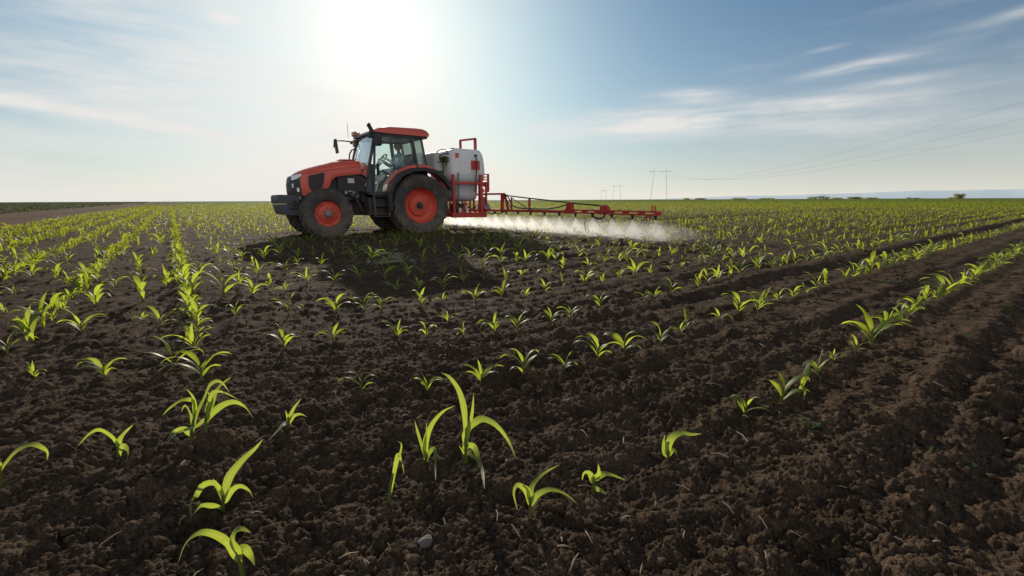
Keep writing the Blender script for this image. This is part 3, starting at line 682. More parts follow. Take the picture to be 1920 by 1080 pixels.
def merge(name, label, pts, hs, protos, mat, cat='corn', wide=1.0, kind='stuff'):
    """many small plants too far off to count, as one mesh"""
    pts = np.array([p[:2] for p in pts]); hs = np.array(hs); n = len(pts)
    rr = np.random.default_rng(len(pts)); which = rr.integers(0, len(protos), n); th = -YAW+.6*rr.standard_normal(n)+math.pi*(rr.random(n) > .5)
    z = np.zeros(n); near = np.hypot(pts[:, 0], pts[:, 1]) < 26
    if near.any(): z[near] = ground_z(pts[near, 0], pts[near, 1])
    V, F, base = [], [], 0
    for k, (v, f) in enumerate(protos):
        s = which == k; m = s.sum()
        if not m: continue
        c, sn = np.cos(th[s])[:, None], np.sin(th[s])[:, None]; h = hs[s][:, None]
        w = wide[s][:, None] if isinstance(wide, np.ndarray) else wide
        P = np.stack([(v[None, :, 0]*c-v[None, :, 1]*sn)*h*w+pts[s, 0][:, None], (v[None, :, 0]*sn+v[None, :, 1]*c)*h*w+pts[s, 1][:, None],
                      v[None, :, 2]*h+z[s][:, None]], -1)
        V.append(P.reshape(-1, 3)); F.append((f[None]+(np.arange(m)*len(v))[:, None, None]).reshape(-1, 4)+base); base += m*len(v)
    return np.concatenate(V), np.concatenate(F)
def lowproto(segs, nl, three, n=8, seed=500):
    out = []
    for s in range(n):
        st, lv = plant_parts(seed+s, segs, three, nl, 3); vs, fs, b = [], [], 0
        for v, f in lv: vs.append(v); fs.append(f+b); b += len(v)
        out.append((np.concatenate(vs), np.concatenate(fs)))
    return out
LOW = lowproto(6, 4, False); VLOW = lowproto(4, 4, False, 6, 700)
parts = []
p1 = [(p[0], p[1]) for p in rest]+[p for p in add_rows(11.5, 45, lambda r: .135) if not tract(p[0], p[1])]
parts.append(merge('', '', p1, HGT(len(p1))*.95, LOW, None))
p2 = add_rows(45, 130, lambda r: .15*(r/45)**.9)
parts.append(merge('', '', p2, HGT(len(p2))*.9, VLOW, None, wide=np.array([1.0+.012*(math.hypot(p[0], p[1])-45) for p in p2])))
n = 26000; r = 130*(1500/130)**rs.random(n); az = R(-12.5)+R(98.5)*rs.random(n); x = r*np.sin(az); y = r*np.cos(az)
y = np.round(y/ROW)*ROW; ok = (x > 1)
p3 = np.stack([x[ok], y[ok]], -1); r = r[ok]
parts.append(merge('', '', p3, np.full(len(p3), .15)*(.8+.5*rs.random(len(p3))), VLOW, None, wide=2.0+r*.010))
V, F, b = [], [], 0
for v, f in parts: V.append(v); F.append(f+b); b += len(v)
far = link('corn_crop', np_mesh('corn_crop', np.concatenate(V), np.concatenate(F), M['leaf_far']))
tag(far, 'bright green young corn covering the distant field up to the horizon', 'corn', kind='stuff')
# the darker low crop beyond the track on the far left
n = 4200; r = 32*(900/32)**rs.random(n); az = R(-15)+R(13)*rs.random(n); x = r*np.sin(az); y = r*np.cos(az); ok = x < -9.2
pd = np.stack([x[ok], y[ok]], -1)
v, f = merge('', '', pd, .16+.10*rs.random(len(pd))+.0005*r[ok], VLOW, None, wide=2.2+r[ok]*.02)
tag(link('low_crop', np_mesh('low_crop', v, f, M['leaf_dark'])), 'dark green low crop beyond the dirt track on the far left', 'crop', kind='stuff')

# ------------------------------------------------------------------ weeds
def weed(x, y, s, label, seed):
    rs = np.random.default_rng(seed); root = tag(empty('weed', (x, y, gz(x, y))), label, 'weed', 'small green weeds between the rows')
    sm = MB()
    for k in range(int(rs.integers(5, 9))):
        az = rs.random()*6.28; e = R(15+50*rs.random()); l = s*(.5+.5*rs.random()); d = np.array([math.cos(az)*math.cos(e), math.sin(az)*math.cos(e), math.sin(e)])
        tip = d*l; sm.tube([(x, y, gz(x, y)-.004), tuple(np.array([x, y, gz(x, y)])+tip*.6)], .0012+.01*s, 5)
        V, F, b = [], [], 0
        for q in range(4):                          # lobed leaf: a few small blades
            a2 = az+(q-1.5)*.7; dd = np.array([math.cos(a2)*.9, math.sin(a2)*.9, .25]); st = tip*(.45+.12*q)
            path = smooth_path([st, st+dd*l*.28, st+dd*l*.5-np.array([0, 0, l*.08])], 5)
            v, f = leaf_geo(path, l*.22, np.tile([-math.sin(a2), math.cos(a2), .2], (5, 1)), .15, .1, k*5+q); V.append(v); F.append(f+b); b += len(v)
        link('leaf', np_mesh('leaf', np.concatenate(V), np.concatenate(F), M['weed']), root)
    sm.build('stem', M['stem'], root)
WL = ['leafy weed just below the near corn row at lower right', 'wide weed patch between the two long corn rows at right, its left half',
      'wide weed patch between the two long corn rows at right, its right half', 'small weed right of the near corn row, left of its neighbour',
      'small weed on bare soil farthest right of a pair near the right edge', 'low weed left of the near corn row on bare soil',
      'little weed just in front of the second long corn row', 'faint dark weed in the soil at lower right',
      'tiny weed by the right edge of the picture', 'little weed beside the near corn row, right of the wide weed patch', 'tiny green weed on bare soil right of the centre', 'tiny weed high up near the right edge',
      'faint low weed beside the dark one at lower right']
for (x, y, s), lab, k in zip(WEEDS, WL, range(99)): weed(x, y, s/838*px(x, y)[2]*1.15, lab, 40+k)

# ------------------------------------------------------------------ tractor (faces -X, its left side towards the lens)
TX, TY = 5.0, 11.33
tr_ = tag(empty('tractor', (TX, TY, 0)), 'orange tractor with dark glazed cab driving left across the corn field', 'tractor')
def tp(x, y, z): return (TX+x, TY+y, z)
def tpoly(p): return [(TX+x, z) for x, z in p]

def wheel(cx, cy, cz, ro, rr, w, s, nl, front):
    """s = -1: outer face towards the lens"""
    wl = empty('wheel', Vector(tp(cx, cy, cz))-wloc(tr_), tr_); c = tp(cx, cy, cz)
    h = w/2; lug = .035
    prof = [(rr-.01, -h*.80), (rr+.03, -h*.90), (rr+(ro-rr)*.45, -h*1.0), (ro-.10, -h*.97), (ro-.055, -h*.88), (ro-lug, -h*.55), (ro-lug+.008, 0)]
    prof = prof+[(r, -o) for r, o in prof[-2::-1]]+[(rr-.03, h*.6), (rr-.03, -h*.6)]
    t = MB(); t.lathe(prof, c, 'y', 64, closed=True)
    for k in range(nl):
        for sd in (-1, 1):
            a0 = 2*math.pi*(k+(.25 if sd > 0 else -.25))/nl; sec = []
            for q in range(5):
                u = q/4; yy = sd*h*(-.04+1.0*u); a = a0-1.15*u*2*math.pi/nl*1.0
                rt = ro-.004-.045*max(0, u-.72)*3.4*(u-.72)/.28*.6; rb = rt-.05-.02*u
                da = (.019+.006*u)/ro
                sec.append([(c[0]+r*math.cos(a+e), c[1]+yy, c[2]+r*math.sin(a+e)) for r, e in ((rb, -da*1.5), (rt, -da), (rt, da), (rb, da*1.5))])
            # the lug wraps a little down the sidewall
            a = a0-1.25*2*math.pi/nl; da = .024/ro
            sec.append([(c[0]+r*math.cos(a+e), c[1]+sd*h*1.0, c[2]+r*math.sin(a+e)) for r, e in ((ro-.15, -da), (ro-.075, -da), (ro-.075, da), (ro-.15, da))])
            t.loft(sec)
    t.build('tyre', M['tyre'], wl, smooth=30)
    r = MB(); f = s*h*.86
    if front:
        pr = [(rr+.022, f), (rr+.020, f-s*.02), (rr-.010, f-s*.022), (rr-.022, f-s*.035), (rr-.034, f-s*.09), (rr-.06, f-s*.10), (rr*.68, f-s*.095), (rr*.64, f-s*.075), (rr*.42, f-s*.06), (rr*.38, f-s*.05), (0, f-s*.05)]
    else:
        pr = [(rr+.025, f), (rr+.022, f-s*.025), (rr-.012, f-s*.028), (rr-.028, f-s*.045), (rr-.045, f-s*.16), (rr-.09, f-s*.20), (rr*.60, f-s*.205), (rr*.565, f-s*.17), (rr*.54, f-s*.155), (rr*.30, f-s*.14), (0, f-s*.14)]
    r.lathe(pr, c, 'y', 56)
    r.lathe([(rr-.03, f-s*.05), (rr-.03, -f+s*.03), (rr+.02, -f)], c, 'y', 56)
    r.lathe([(rr*.9, f-s*.22), (rr*.3, f-s*.24), (0, f-s*.24)], c, 'y', 32)
    # lugs that hold the disc in the rim
    for k in range(8):
        a = 2*math.pi*(k+.5)/8; q = rr-.06
        r.box((c[0]+q*math.cos(a), c[1]+f-s*(.10 if front else .19), c[2]+q*math.sin(a)), (.05, .035, .07), ry=-a)
    r.build('rim', M['rim'], wl, smooth=40)
    hb = MB(); d = .05 if front else .14; hr = rr*(.20 if front else .145)
    hb.lathe([(hr*1.25, f-s*d), (hr*1.2, f-s*(d-.02)), (hr, f-s*(d-.03)), (hr*.9, f-s*(d-.075 if front else d-.09)), (hr*.3, f-s*(d-.09 if front else d-.10)), (0, f-s*(d-.09 if front else d-.10))], c, 'y', 24)
    hb.build('hub', M['grey' if front else 'dark'], wl)
    bl = MB(); br = rr*(.36 if front else .225)
    for k in range(8):
        a = 2*math.pi*k/8+.2; q = (c[0]+br*math.cos(a), c[1]+f-s*(d-.0), c[2]+br*math.sin(a))
        bl.lathe([(.017, 0), (.017, s*.022), (.008, s*.028), (0, s*.028)], q, 'y', 6)
    bl.build('wheel_bolts', M['steel'], wl)
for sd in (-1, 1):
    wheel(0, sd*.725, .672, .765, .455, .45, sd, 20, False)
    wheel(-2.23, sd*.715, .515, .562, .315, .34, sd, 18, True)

# chassis, engine, axles
c = MB()
c.box(tp(-1.5, 0, .70), (1.6, .42, .50)); c.box(tp(-.2, 0, .72), (1.3, .5, .55)); c.box(tp(-2.35, 0, .72), (.55, .34, .34))
c.box(tp(-2.0, 0, 1.05), (.75, .50, .60)); c.box(tp(-2.23, 0, .50), (.18, 1.16, .15)); c.box(tp(0, 0, .68), (.26, 1.2, .26)); c.box(tp(.55, 0, .62), (.5, .4, .4))
c.box(tp(-.95, -.48, .66), (.62, .44, .42)); c.box(tp(-.95, .48, .66), (.62, .44, .42))
c.tube([tp(-2.23, -.5, .52), tp(-2.0, -.35, .56)], .05); c.tube([tp(-1.5, -.42, .95), tp(-1.35, -.45, .60), tp(-1.25, -.45, .5)], .035)
c.build('chassis', M['dark'], tr_, bevel=.02)
e = MB()
e.box(tp(-1.52, 0, 1.10), (.62, .66, .58)); e.box(tp(-1.62, -.34, 1.0), (.2, .06, .16)); e.tube([tp(-1.75, -.36, 1.02), tp(-1.5, -.38, .95), tp(-1.3, -.37, 1.05)], .03)
e.lathe([(0, -.05), (.07, -.05), (.07, .05), (0, .05)], tp(-1.42, -.37, .93), 'y', 14); e.box(tp(-1.25, -.36, .86), (.12, .1, .2)); e.tube([tp(-1.3, -.38, .8), tp(-1.28, -.40, 1.35)], .022)
e.build('engine', M['dark'], tr_, bevel=.012)
e = MB(); e.box(tp(-1.68, -.385, .99), (.05, .03, .07)); e.box(tp(-1.58, -.385, 1.02), (.09, .03, .025)); e.box(tp(-1.50, -.39, .97), (.04, .03, .10)); e.box(tp(-1.44, -.42, .90), (.08, .03, .03)); e.tube([tp(-1.56, -.39, .94), tp(-1.47, -.41, .86), tp(-1.42, -.40, .84)], .014)
e.build('engine_fittings', M['steel'], tr_)
e = MB(); e.box(tp(-1.53, -.352, 1.262), (.15, .012, .11)); e.build('sticker', M['label'], tr_)

# hood: lofted along x, with an arch cut behind the front wheel
def hood_ring(x, top, w, zb, n=9):
    q = []
    sh = .50
    for k in range(n):
        u = k/(n-1)                                # 0 at the middle of the top, 1 at the lower edge
        if u < .6:
            a = u/.6*math.pi/2; yy = w*math.sin(a)**.62; zz = top-.20*(1-math.cos(a)**.75)
        else:
            yy = w*(1+.02*math.sin((u-.6)/.4*math.pi)); zz = top-.20-(u-.6)/.4*(top-.20-zb)
        q.append((yy, zz))
    left = [tp(x, -y, z) for y, z in q[::-1]]; right = [tp(x, y, z) for y, z in q[1:]]
    return left+right
ST = [(-2.70, 1.400, .30, 1.16), (-2.62, 1.455, .335, .93), (-2.50, 1.505, .355, .88), (-2.35, 1.555, .365, .88), (-2.15, 1.615, .37, .98), (-2.03, 1.645, .37, 1.13), (-1.97, 1.665, .37, 1.27), (-1.86, 1.695, .37, 1.345), (-1.70, 1.725, .37, 1.375), (-1.50, 1.745, .37, 1.40), (-1.27, 1.752, .37, 1.425)]
hd = MB(); hd.loft([hood_ring(x, t, w, b) for x, t, w, b in ST], cap=True, closed=True)
hood = hd.build('hood', M['orange'], tr_, smooth=32)
g = MB()                                           # shadow line pressed into the side, and the raised lid on top
for s in (-1, 1):
    g.bar(tp(-2.5, s*.362, 1.40), tp(-2.15, s*.374, 1.475), .008, .012); g.bar(tp(-2.15, s*.376, 1.475), tp(-1.29, s*.376, 1.60), .008, .012)
g.build('hood_crease', M['rim'], hood)
g = MB(); g.box(tp(-1.50, 0, 1.757), (.36, .34, .02), ry=-.03); g.build('hood_lid', M['orange'], hood, bevel=.008)
# nose, grille and lights
ns = MB(); rings = []
for x, top, w, zb in ((-2.835, 1.25, .22, 1.04), (-2.815, 1.31, .285, .90), (-2.755, 1.355, .318, .84), (-2.66, 1.415, .328, .84), (-2.58, 1.44, .332, .86)):
    rings.append(hood_ring(x, top, w, zb))
ns.loft(rings); nose = ns.build('nose_cowl', M['black'], tr_, smooth=40)
g = MB()
for k in range(8): g.box(tp(-2.84, 0, .93+.035*k), (.012, .36, .012))
g.build('grille', M['dark'], nose)
for s in (-1, 1):
    v = MB(); v.prism(tpoly([(-2.476, 1.335), (-2.44, 1.36), (-2.14, 1.435), (-2.122, 1.42), (-2.145, 1.25), (-2.195, 1.12), (-2.25, 1.07), (-2.38, 1.005), (-2.42, 1.02), (-2.48, 1.11)]), TY+s*.374, TY+s*.388)
    v.build('side_vent', M['black'], hood, bevel=.006)
    v = MB()
    for k in range(6): v.bar(tp(-2.46+.045*k*.2, s*.390, 1.08+.05*k), tp(-2.17+.008*k, s*.390, 1.12+.055*k), .006, .010)
    v.build('vent_mesh', M['dark'], hood)
    h = MB(); h.loft([[tp(-2.80, s*.235, 1.335), tp(-2.815, s*.235, 1.245), tp(-2.79, s*.20, 1.25), tp(-2.77, s*.20, 1.345)], [tp(-2.775, s*.325, 1.352), tp(-2.785, s*.326, 1.245), tp(-2.74, s*.29, 1.25), tp(-2.73, s*.29, 1.36)],
                        [tp(-2.70, s*.338, 1.375), tp(-2.69, s*.338, 1.285), tp(-2.67, s*.30, 1.28), tp(-2.67, s*.30, 1.37)], [tp(-2.60, s*.342, 1.392), tp(-2.61, s*.342, 1.345), tp(-2.60, s*.31, 1.33), tp(-2.60, s*.31, 1.38)]])
    h.build('headlight', M['lamp'], tr_, bevel=.006)
    h = MB(); h.box(tp(-2.80, s*.31, 1.13), (.03, .03, .09)); h.box(tp(-2.70, s*.335, 1.04), (.05, .02, .09)); h.box(tp(-2.69, s*.33, .86), (.05, .03, .06)); h.build('position_light', M['lamp'], tr_, bevel=.004)

# front weights
w = MB()
for k in range(10):
    y = -.36+.08*k
    w.prism(tpoly([(-3.13, .74), (-3.15, .78), (-3.15, .90), (-3.11, .935), (-2.78, .925), (-2.70, .90), (-2.70, .74)]), TY+y-.036, TY+y+.036)
    w.prism(tpoly([(-3.13, .725), (-3.10, .56), (-3.06, .50), (-2.72, .47), (-2.68, .50), (-2.68, .725)]), TY+y-.036, TY+y+.036)
w.build('front_weight', M['weight'], tr_, bevel=.008)
w = MB(); w.box(tp(-2.66, 0, .72), (.22, .5, .26)); w.box(tp(-2.82, -.412, .72), (.07, .02, .18)); w.box(tp(-2.85, -.42, .64), (.16, .03, .035)); w.build('weight_carrier', M['black'], tr_, bevel=.008)

# cab posts
def both(fn):
    for s in (-1, 1): fn(s)
cb = MB()
def posts(s):
    cb.bar(tp(-1.27, s*.66, .98), tp(-1.17, s*.65, 1.62), .085, .06); cb.bar(tp(-1.17, s*.65, 1.62), tp(-.98, s*.62, 2.36), .075, .06); cb.bar(tp(-1.165, s*.72, .46 if s < 0 else .95), tp(-1.0, s*.66, 2.36), .045, .05)
    cb.bar(tp(.02, s*.70, 1.60), tp(-.08, s*.64, 2.37), .09, .06); cb.bar(tp(.30, s*.66, 1.60), tp(.19, s*.60, 2.37), .05, .05)
    cb.bar(tp(-1.24, s*.70, .955), tp(-.72, s*.72, .955), .06, .06); cb.bar(tp(-1.0, s*.65, 2.33), tp(.2, s*.63, 2.33), .06, .09)
    cb.bar(tp(-1.27, s*.69, 1.36), tp(-1.15, s*.70, 1.36), .04, .05)
both(posts)
cb.bar(tp(-1.28, -.66, 1.0), tp(-1.28, .66, 1.0), .07); cb.bar(tp(-1.0, -.62, 2.33), tp(-1.0, .62, 2.33), .07, .08); cb.bar(tp(.19, -.6, 2.34), tp(.19, .6, 2.34), .06)
cb.bar(tp(.3, -.66, 1.62), tp(.3, .66, 1.62), .06); cb.box(tp(-.5, 0, .96), (1.5, 1.28, .05))
cabf = cb.build('cab_frame', M['cab'], tr_, bevel=.010)
# roof
rp = [(-1.03, 2.375), (-1.02, 2.42), (-.90, 2.495), (-.62, 2.55), (.05, 2.575), (.24, 2.57), (.33, 2.54), (.375, 2.47), (.36, 2.36), (-.6, 2.36)]
rf = MB(); rings = []
for y, k in ((-.735, .50), (-.725, .62), (-.64, .86), (-.35, 1.0), (.35, 1.0), (.64, .86), (.725, .62), (.735, .50)):
    rings.append([tp(-.33+(x+.33)*(.97+.03*k), y, 2.355+(z-2.355)*k) for x, z in rp])
rf.loft(rings); roof = rf.build('roof', M['orange'], tr_, smooth=40)
u = MB(); u.box(tp(-.33, 0, 2.335), (1.34, 1.38, .045)); u.box(tp(-1.03, 0, 2.365), (.10, 1.30, .06)); u.build('headliner', M['cab'], roof, bevel=.01)
# glass
gl = MB(); n = 7
gl.loft([[tp(-1.285-.10*(1-(2*k/(n-1)-1)**2), -.62+1.24*k/(n-1), 1.03) for k in range(n)], [tp(-1.16-.08*(1-(2*k/(n-1)-1)**2), -.60+1.20*k/(n-1), 1.70) for k in range(n)], [tp(-.99-.04*(1-(2*k/(n-1)-1)**2), -.58+1.16*k/(n-1), 2.33) for k in range(n)]], cap=False, closed=False)
gl.build('windshield', M['glass'], cabf, smooth=60, flip=False)
def panes(s):
    d = MB(); p = [(-1.125, .985), (-.74, .985), (-.66, 1.26), (-.5, 1.47), (-.3, 1.61), (-.03, 1.66), (-.10, 2.30), (-1.0, 2.30)]
    d.add([tp(x, s*(.715-.055*(z-.98)/1.4), z) for x, z in p], [tuple(range(8))]); dr = d.build('door', M['glass'], tr_, smooth=0, flip=False)
    f = MB()
    for a, b in zip(p, p[1:]+p[:1]): f.bar(tp(a[0], s*(.72-.055*(a[1]-.98)/1.4), a[1]), tp(b[0], s*(.72-.055*(b[1]-.98)/1.4), b[1]), .026, .03, up=(0, 1, 0))
    f.build('door_frame', M['cab'], dr)
    h = MB(); h.tube([tp(-1.02, s*.735, 1.40), tp(-1.015, s*.775, 1.44), tp(-.995, s*.775, 1.60), tp(-.99, s*.73, 1.64)], .018); h.box(tp(-1.0, s*.735, 1.52), (.07, .03, .26)); h.build('door_handle', M['black'], dr, bevel=.01)
    q = MB(); q.add([tp(x, s*(.69-.055*(z-1.6)/.8), z) for x, z in [(.05, 1.63), (.27, 1.63), (.185, 2.32), (-.03, 2.32)]], [(0, 1, 2, 3)]); q.build('side_window', M['glass'], cabf, smooth=0, flip=False)
    q = MB(); q.add([tp(x, s*.70, z) for x, z in [(-1.26, 1.0), (-1.17, 1.0), (-1.17, 1.33), (-1.235, 1.33)]], [(0, 1, 2, 3)]); q.build('lower_window', M['glass'], cabf, smooth=0, flip=False)
both(panes)
q = MB(); q.add([tp(.30, -.62, 1.66), tp(.30, .62, 1.66), tp(.20, .57, 2.32), tp(.20, -.57, 2.32)], [(0, 1, 2, 3)]); q.build('rear_window', M['glass'], cabf, smooth=0, flip=False)
# interior
it = MB(); it.box(tp(-1.05, 0, 1.30), (.26, .62, .62), top=(.7, .8)); it.box(tp(-1.0, 0, 1.63), (.22, .5, .12), ry=.35); it.tube([tp(-.95, 0, 1.45), tp(-.66, 0, 1.75)], .035); it.box(tp(-.2, -.42, 1.36), (.7, .16, .14)); it.box(tp(-.2, .42, 1.36), (.7, .16, .14)); it.box(tp(.05, 0, 1.2), (.5, 1.2, .45)); it.box(tp(.24, 0, 1.40), (.10, 1.28, .46)); it.box(tp(.1, .55, 1.45), (.5, .12, .3)); it.box(tp(.1, -.55, 1.45), (.5, .12, .3))
it.tube([tp(-.5, -.42, 1.42), tp(-.56, -.43, 1.6)], .014); it.tube([tp(-.72, -.2, 1.0), tp(-.74, -.2, 1.38)], .012)
it.build('dashboard', M['cab'], tr_, bevel=.02)
swr = Matrix.Rotation(R(-52), 3, 'Y'); ring = [Vector(tp(-.62, 0, 1.79))+swr @ Vector((.20*math.cos(a), .20*math.sin(a), 0)) for a in np.linspace(0, 2*math.pi, 24, endpoint=False)]
sw = MB(); sw.tube(ring, .016, 8, closed=True)
for k in (2, 10, 18): sw.bar(tp(-.645, 0, 1.765), ring[k], .022, .012)
sw.build('steering_wheel', M['black'], tr_)
st = MB(); st.box(tp(-.12, 0, 1.40), (.5, .50, .12)); st.box(tp(.10, 0, 1.70), (.12, .48, .56), ry=.14); st.box(tp(-.1, 0, 1.27), (.36, .36, .2)); st.build('seat', M['seat'], tr_, bevel=.04)
# fenders
OUT = [(-.86, .55), (-.865, .92), (-.75, 1.21), (-.52, 1.45), (-.22, 1.575), (.10, 1.60), (.42, 1.545), (.66, 1.385), (.83, 1.165), (.875, 1.08)]
INN = [(-.82, .55), (-.825, .92), (-.715, 1.185), (-.50, 1.41), (-.21, 1.53), (.10, 1.555), (.40, 1.50), (.63, 1.35), (.79, 1.145), (.835, 1.065)]
ORO = [(-.855, .93), (-.77, 1.22), (-.56, 1.47), (-.26, 1.63), (.06, 1.685), (.34, 1.66), (.52, 1.58), (.66, 1.46), (.76, 1.32)]
ORI = [(-.80, .93), (-.70, 1.18), (-.50, 1.40), (-.22, 1.53), (.08, 1.56), (.34, 1.53), (.50, 1.46), (.62, 1.37), (.71, 1.26)]
def fend(s):
    a = MB(); a.ribbon(tpoly(ORO), tpoly(ORI), TY+s*.46, TY+s*.735); f = a.build('fender', M['orange'], tr_, bevel=.012, smooth=45)
    a = MB(); a.ribbon(tpoly(OUT), tpoly(INN), TY+s*.738, TY+s*.985)
    a.ribbon(tpoly([(x*1.0, z-.0) for x, z in INN]), tpoly([(x*.95, .67+(z-.67)*.95) for x, z in INN]), TY+s*.955, TY+s*.985); a.build('fender_guard', M['black'], f, bevel=.008, smooth=45)
both(fend)
# steps
def step(s):
    a = MB(); y0 = s*.80
    for x in (-1.16, -.81): a.bar(tp(x, y0, .95), tp(x-.01, s*.86, .42), .03, .045)
    for z in (.43, .68, .90): a.bar(tp(-1.16, s*(.86-.06*(z-.42)/.53), z), tp(-.81, s*(.86-.06*(z-.42)/.53), z), .04, .025); a.box(tp(-.985, s*.76, z), (.34, .15, .014))
    a.build('step', M['cab'], tr_, bevel=.004)
both(step)
# mirrors, lamps, aerial, rails
a = MB(); a.bar(tp(-1.0, .62, 2.27), tp(-1.05, .95, 2.285), .05, .07); a.tube([tp(-1.03, .80, 2.29), tp(-1.22, 1.08, 2.335), tp(-1.40, 1.20, 2.33), tp(-1.42, 1.20, 2.16)], .016); mm = a.build('mirror_arm', M['black'], tr_)
a = MB(); a.box(tp(-1.36, 1.19, 2.20), (.035, .20, .36), ry=-.10); a.build('mirror', M['black'], mm, bevel=.012)
a = MB(); a.bar(tp(-1.07, -.64, 2.28), tp(-1.03, -.80, 2.28), .03, .04); nm = a.build('mirror_arm', M['black'], tr_)
a = MB(); a.box(tp(-1.0, -.86, 2.18), (.09, .17, .28), rz=.35); a.build('mirror', M['black'], nm, bevel=.03)
a = MB(); a.tube([tp(-1.07, -.60, 2.28), tp(-1.06, -.62, 2.42), tp(-1.085, -.62, 2.465), tp(-1.12, -.62, 2.52), tp(-1.09, -.62, 2.56)], [.045, .05, .045, .05, .03], 10); a.box(tp(-1.07, -.60, 2.30), (.13, .09, .12)); a.build('work_lamp', M['black'], tr_, bevel=.008)
a = MB(); a.box(tp(-1.02, .62, 2.46), (.16, .20, .11)); a.build('work_lamp', M['amber'], tr_, bevel=.02)
a = MB(); a.box(tp(-1.0, .72, 2.24), (.14, .10, .15)); a.tube([tp(-1.0, .65, 2.30), tp(-1.06, .72, 2.32)], .025); a.build('turn_signal', M['amber'], tr_, bevel=.015)
a = MB(); a.tube([tp(-1.20, .66, 2.36), tp(-1.20, .66, 2.72)], .005, 5); a.build('antenna', M['black'], tr_)
a = MB(); a.tube([tp(-1.23, .62, 1.80), tp(-1.20, .64, 1.97), tp(-1.14, .64, 2.07), tp(-1.08, .62, 2.09), tp(-1.06, .60, 2.06), tp(-1.09, .60, 1.80)], .018); a.build('hand_rail', M['black'], tr_)
a = MB(); a.box(tp(-.25, 0, 2.36), (.06, .05, .06)); a.tube([tp(-.75, -.30, 2.33), tp(-.68, -.25, 2.22), tp(-.62, -.25, 2.21)], .014); a.box(tp(-.64, -.25, 2.20), (.06, .16, .05)); a.box(tp(-.03, -.55, 2.33), (.32, .08, .06)); a.build('cab_fittings', M['cab'], tr_, bevel=.01)
a = MB(); a.box(tp(-.98, -.42, 2.20), (.02, .30, .24)); a.build('sun_visor', M['glass'], cabf)
# hitch
a = MB()
for s in (-1, 1): a.bar(tp(.3, s*.30, .55), tp(1.05, s*.40, .50), .06, .09); a.tube([tp(.45, s*.32, .62), tp(.40, s*.34, 1.10)], .03)
a.tube([tp(.5, 0, 1.0), tp(1.05, 0, 1.05)], .035); a.build('hitch_arm', M['dark'], tr_)

# ------------------------------------------------------------------ driver
def skin(name, joints, edges, mat, parent, root=0, sub=2):
    me = bpy.data.meshes.new(name); o0 = wloc(parent)
    me.from_pydata([tuple(Vector(tp(*j[:3]))-o0) for j in joints], edges, []); me.materials.append(mat); o = link(name, me, parent)
    o.modifiers.new('skin', 'SKIN'); sv = me.skin_vertices[0].data if me.skin_vertices else None
    if sv is None: return o
    for i, j in enumerate(joints): sv[i].radius = (j[3], j[4] if len(j) > 4 else j[3]); sv[i].use_root = i == root
    m = o.modifiers.new('sub', 'SUBSURF'); m.levels = sub; m.render_levels = sub
    return o
def skin_np(name, joints, edges, mat, parent, root=0, sub=2):
    bm = bmesh.new(); lay = bm.verts.layers.skin.verify(); o0 = wloc(parent); vs = []
    for i, j in enumerate(joints):
        v = bm.verts.new(Vector(tp(*j[:3]))-o0); d = v[lay]; d.radius = (j[3], j[4] if len(j) > 4 else j[3]); d.use_root = i == root; vs.append(v)
    for a, b in edges: bm.edges.new((vs[a], vs[b]))
    me = bpy.data.meshes.new(name); bm.to_mesh(me); bm.free(); me.materials.append(mat); o = link(name, me, parent)
    o.modifiers.new('skin', 'SKIN'); m = o.modifiers.new('sub', 'SUBSURF'); m.levels = sub; m.render_levels = sub
    me.polygons.foreach_set('use_smooth', [True]*len(me.polygons)); o.modifiers['skin'].use_smooth_shade = True
    return o
dv = tag(empty('person', tp(-.12, 0, 1.46)), 'driver in pale blue shirt seated in the tractor cab, hands on the wheel', 'person')
J = [(-.08, 0, 1.53, .15, .12), (-.10, 0, 1.68, .135, .105), (-.12, 0, 1.84, .165, .115), (-.13, 0, 1.93, .12, .09), (-.14, 0, 1.995, .058), (-.15, 0, 2.06, .06)]
E_ = [(0, 1), (1, 2), (2, 3), (3, 4), (4, 5)]
for s in (-1, 1):
    b = len(J); J += [(-.14, s*.19, 1.90, .062), (-.27, s*.25, 1.70, .048), (-.30, s*.25, 1.675, .045), (-.52, s*.19, 1.80, .032), (-.565, s*.18, 1.825, .030, .020), (-.605, s*.175, 1.84, .034, .016)]
    E_ += [(3, b), (b, b+1), (b+1, b+2), (b+2, b+3), (b+3, b+4), (b+4, b+5)]
    for q in range(4):
        c_ = len(J); J += [(-.625, s*(.160+.013*q), 1.862-.008*q, .0085), (-.640, s*(.158+.013*q), 1.842-.009*q, .008), (-.628, s*(.158+.013*q), 1.822-.009*q, .007)]
        E_ += [(b+5, c_), (c_, c_+1), (c_+1, c_+2)]
    c_ = len(J); J += [(-.590, s*.150, 1.85, .010), (-.612, s*.140, 1.838, .008)]; E_ += [(b+4, c_), (c_, c_+1)]
    b = len(J); J += [(-.14, s*.10, 1.51, .095), (-.54, s*.15, 1.53, .062), (-.60, s*.15, 1.49, .058), (-.70, s*.15, 1.12, .042), (-.72, s*.15, 1.05, .042), (-.83, s*.16, 1.025, .036)]
    E_ += [(0, b), (b, b+1), (b+1, b+2), (b+2, b+3), (b+3, b+4), (b+4, b+5)]
skin_np('body', J, E_, M['skin'], dv)
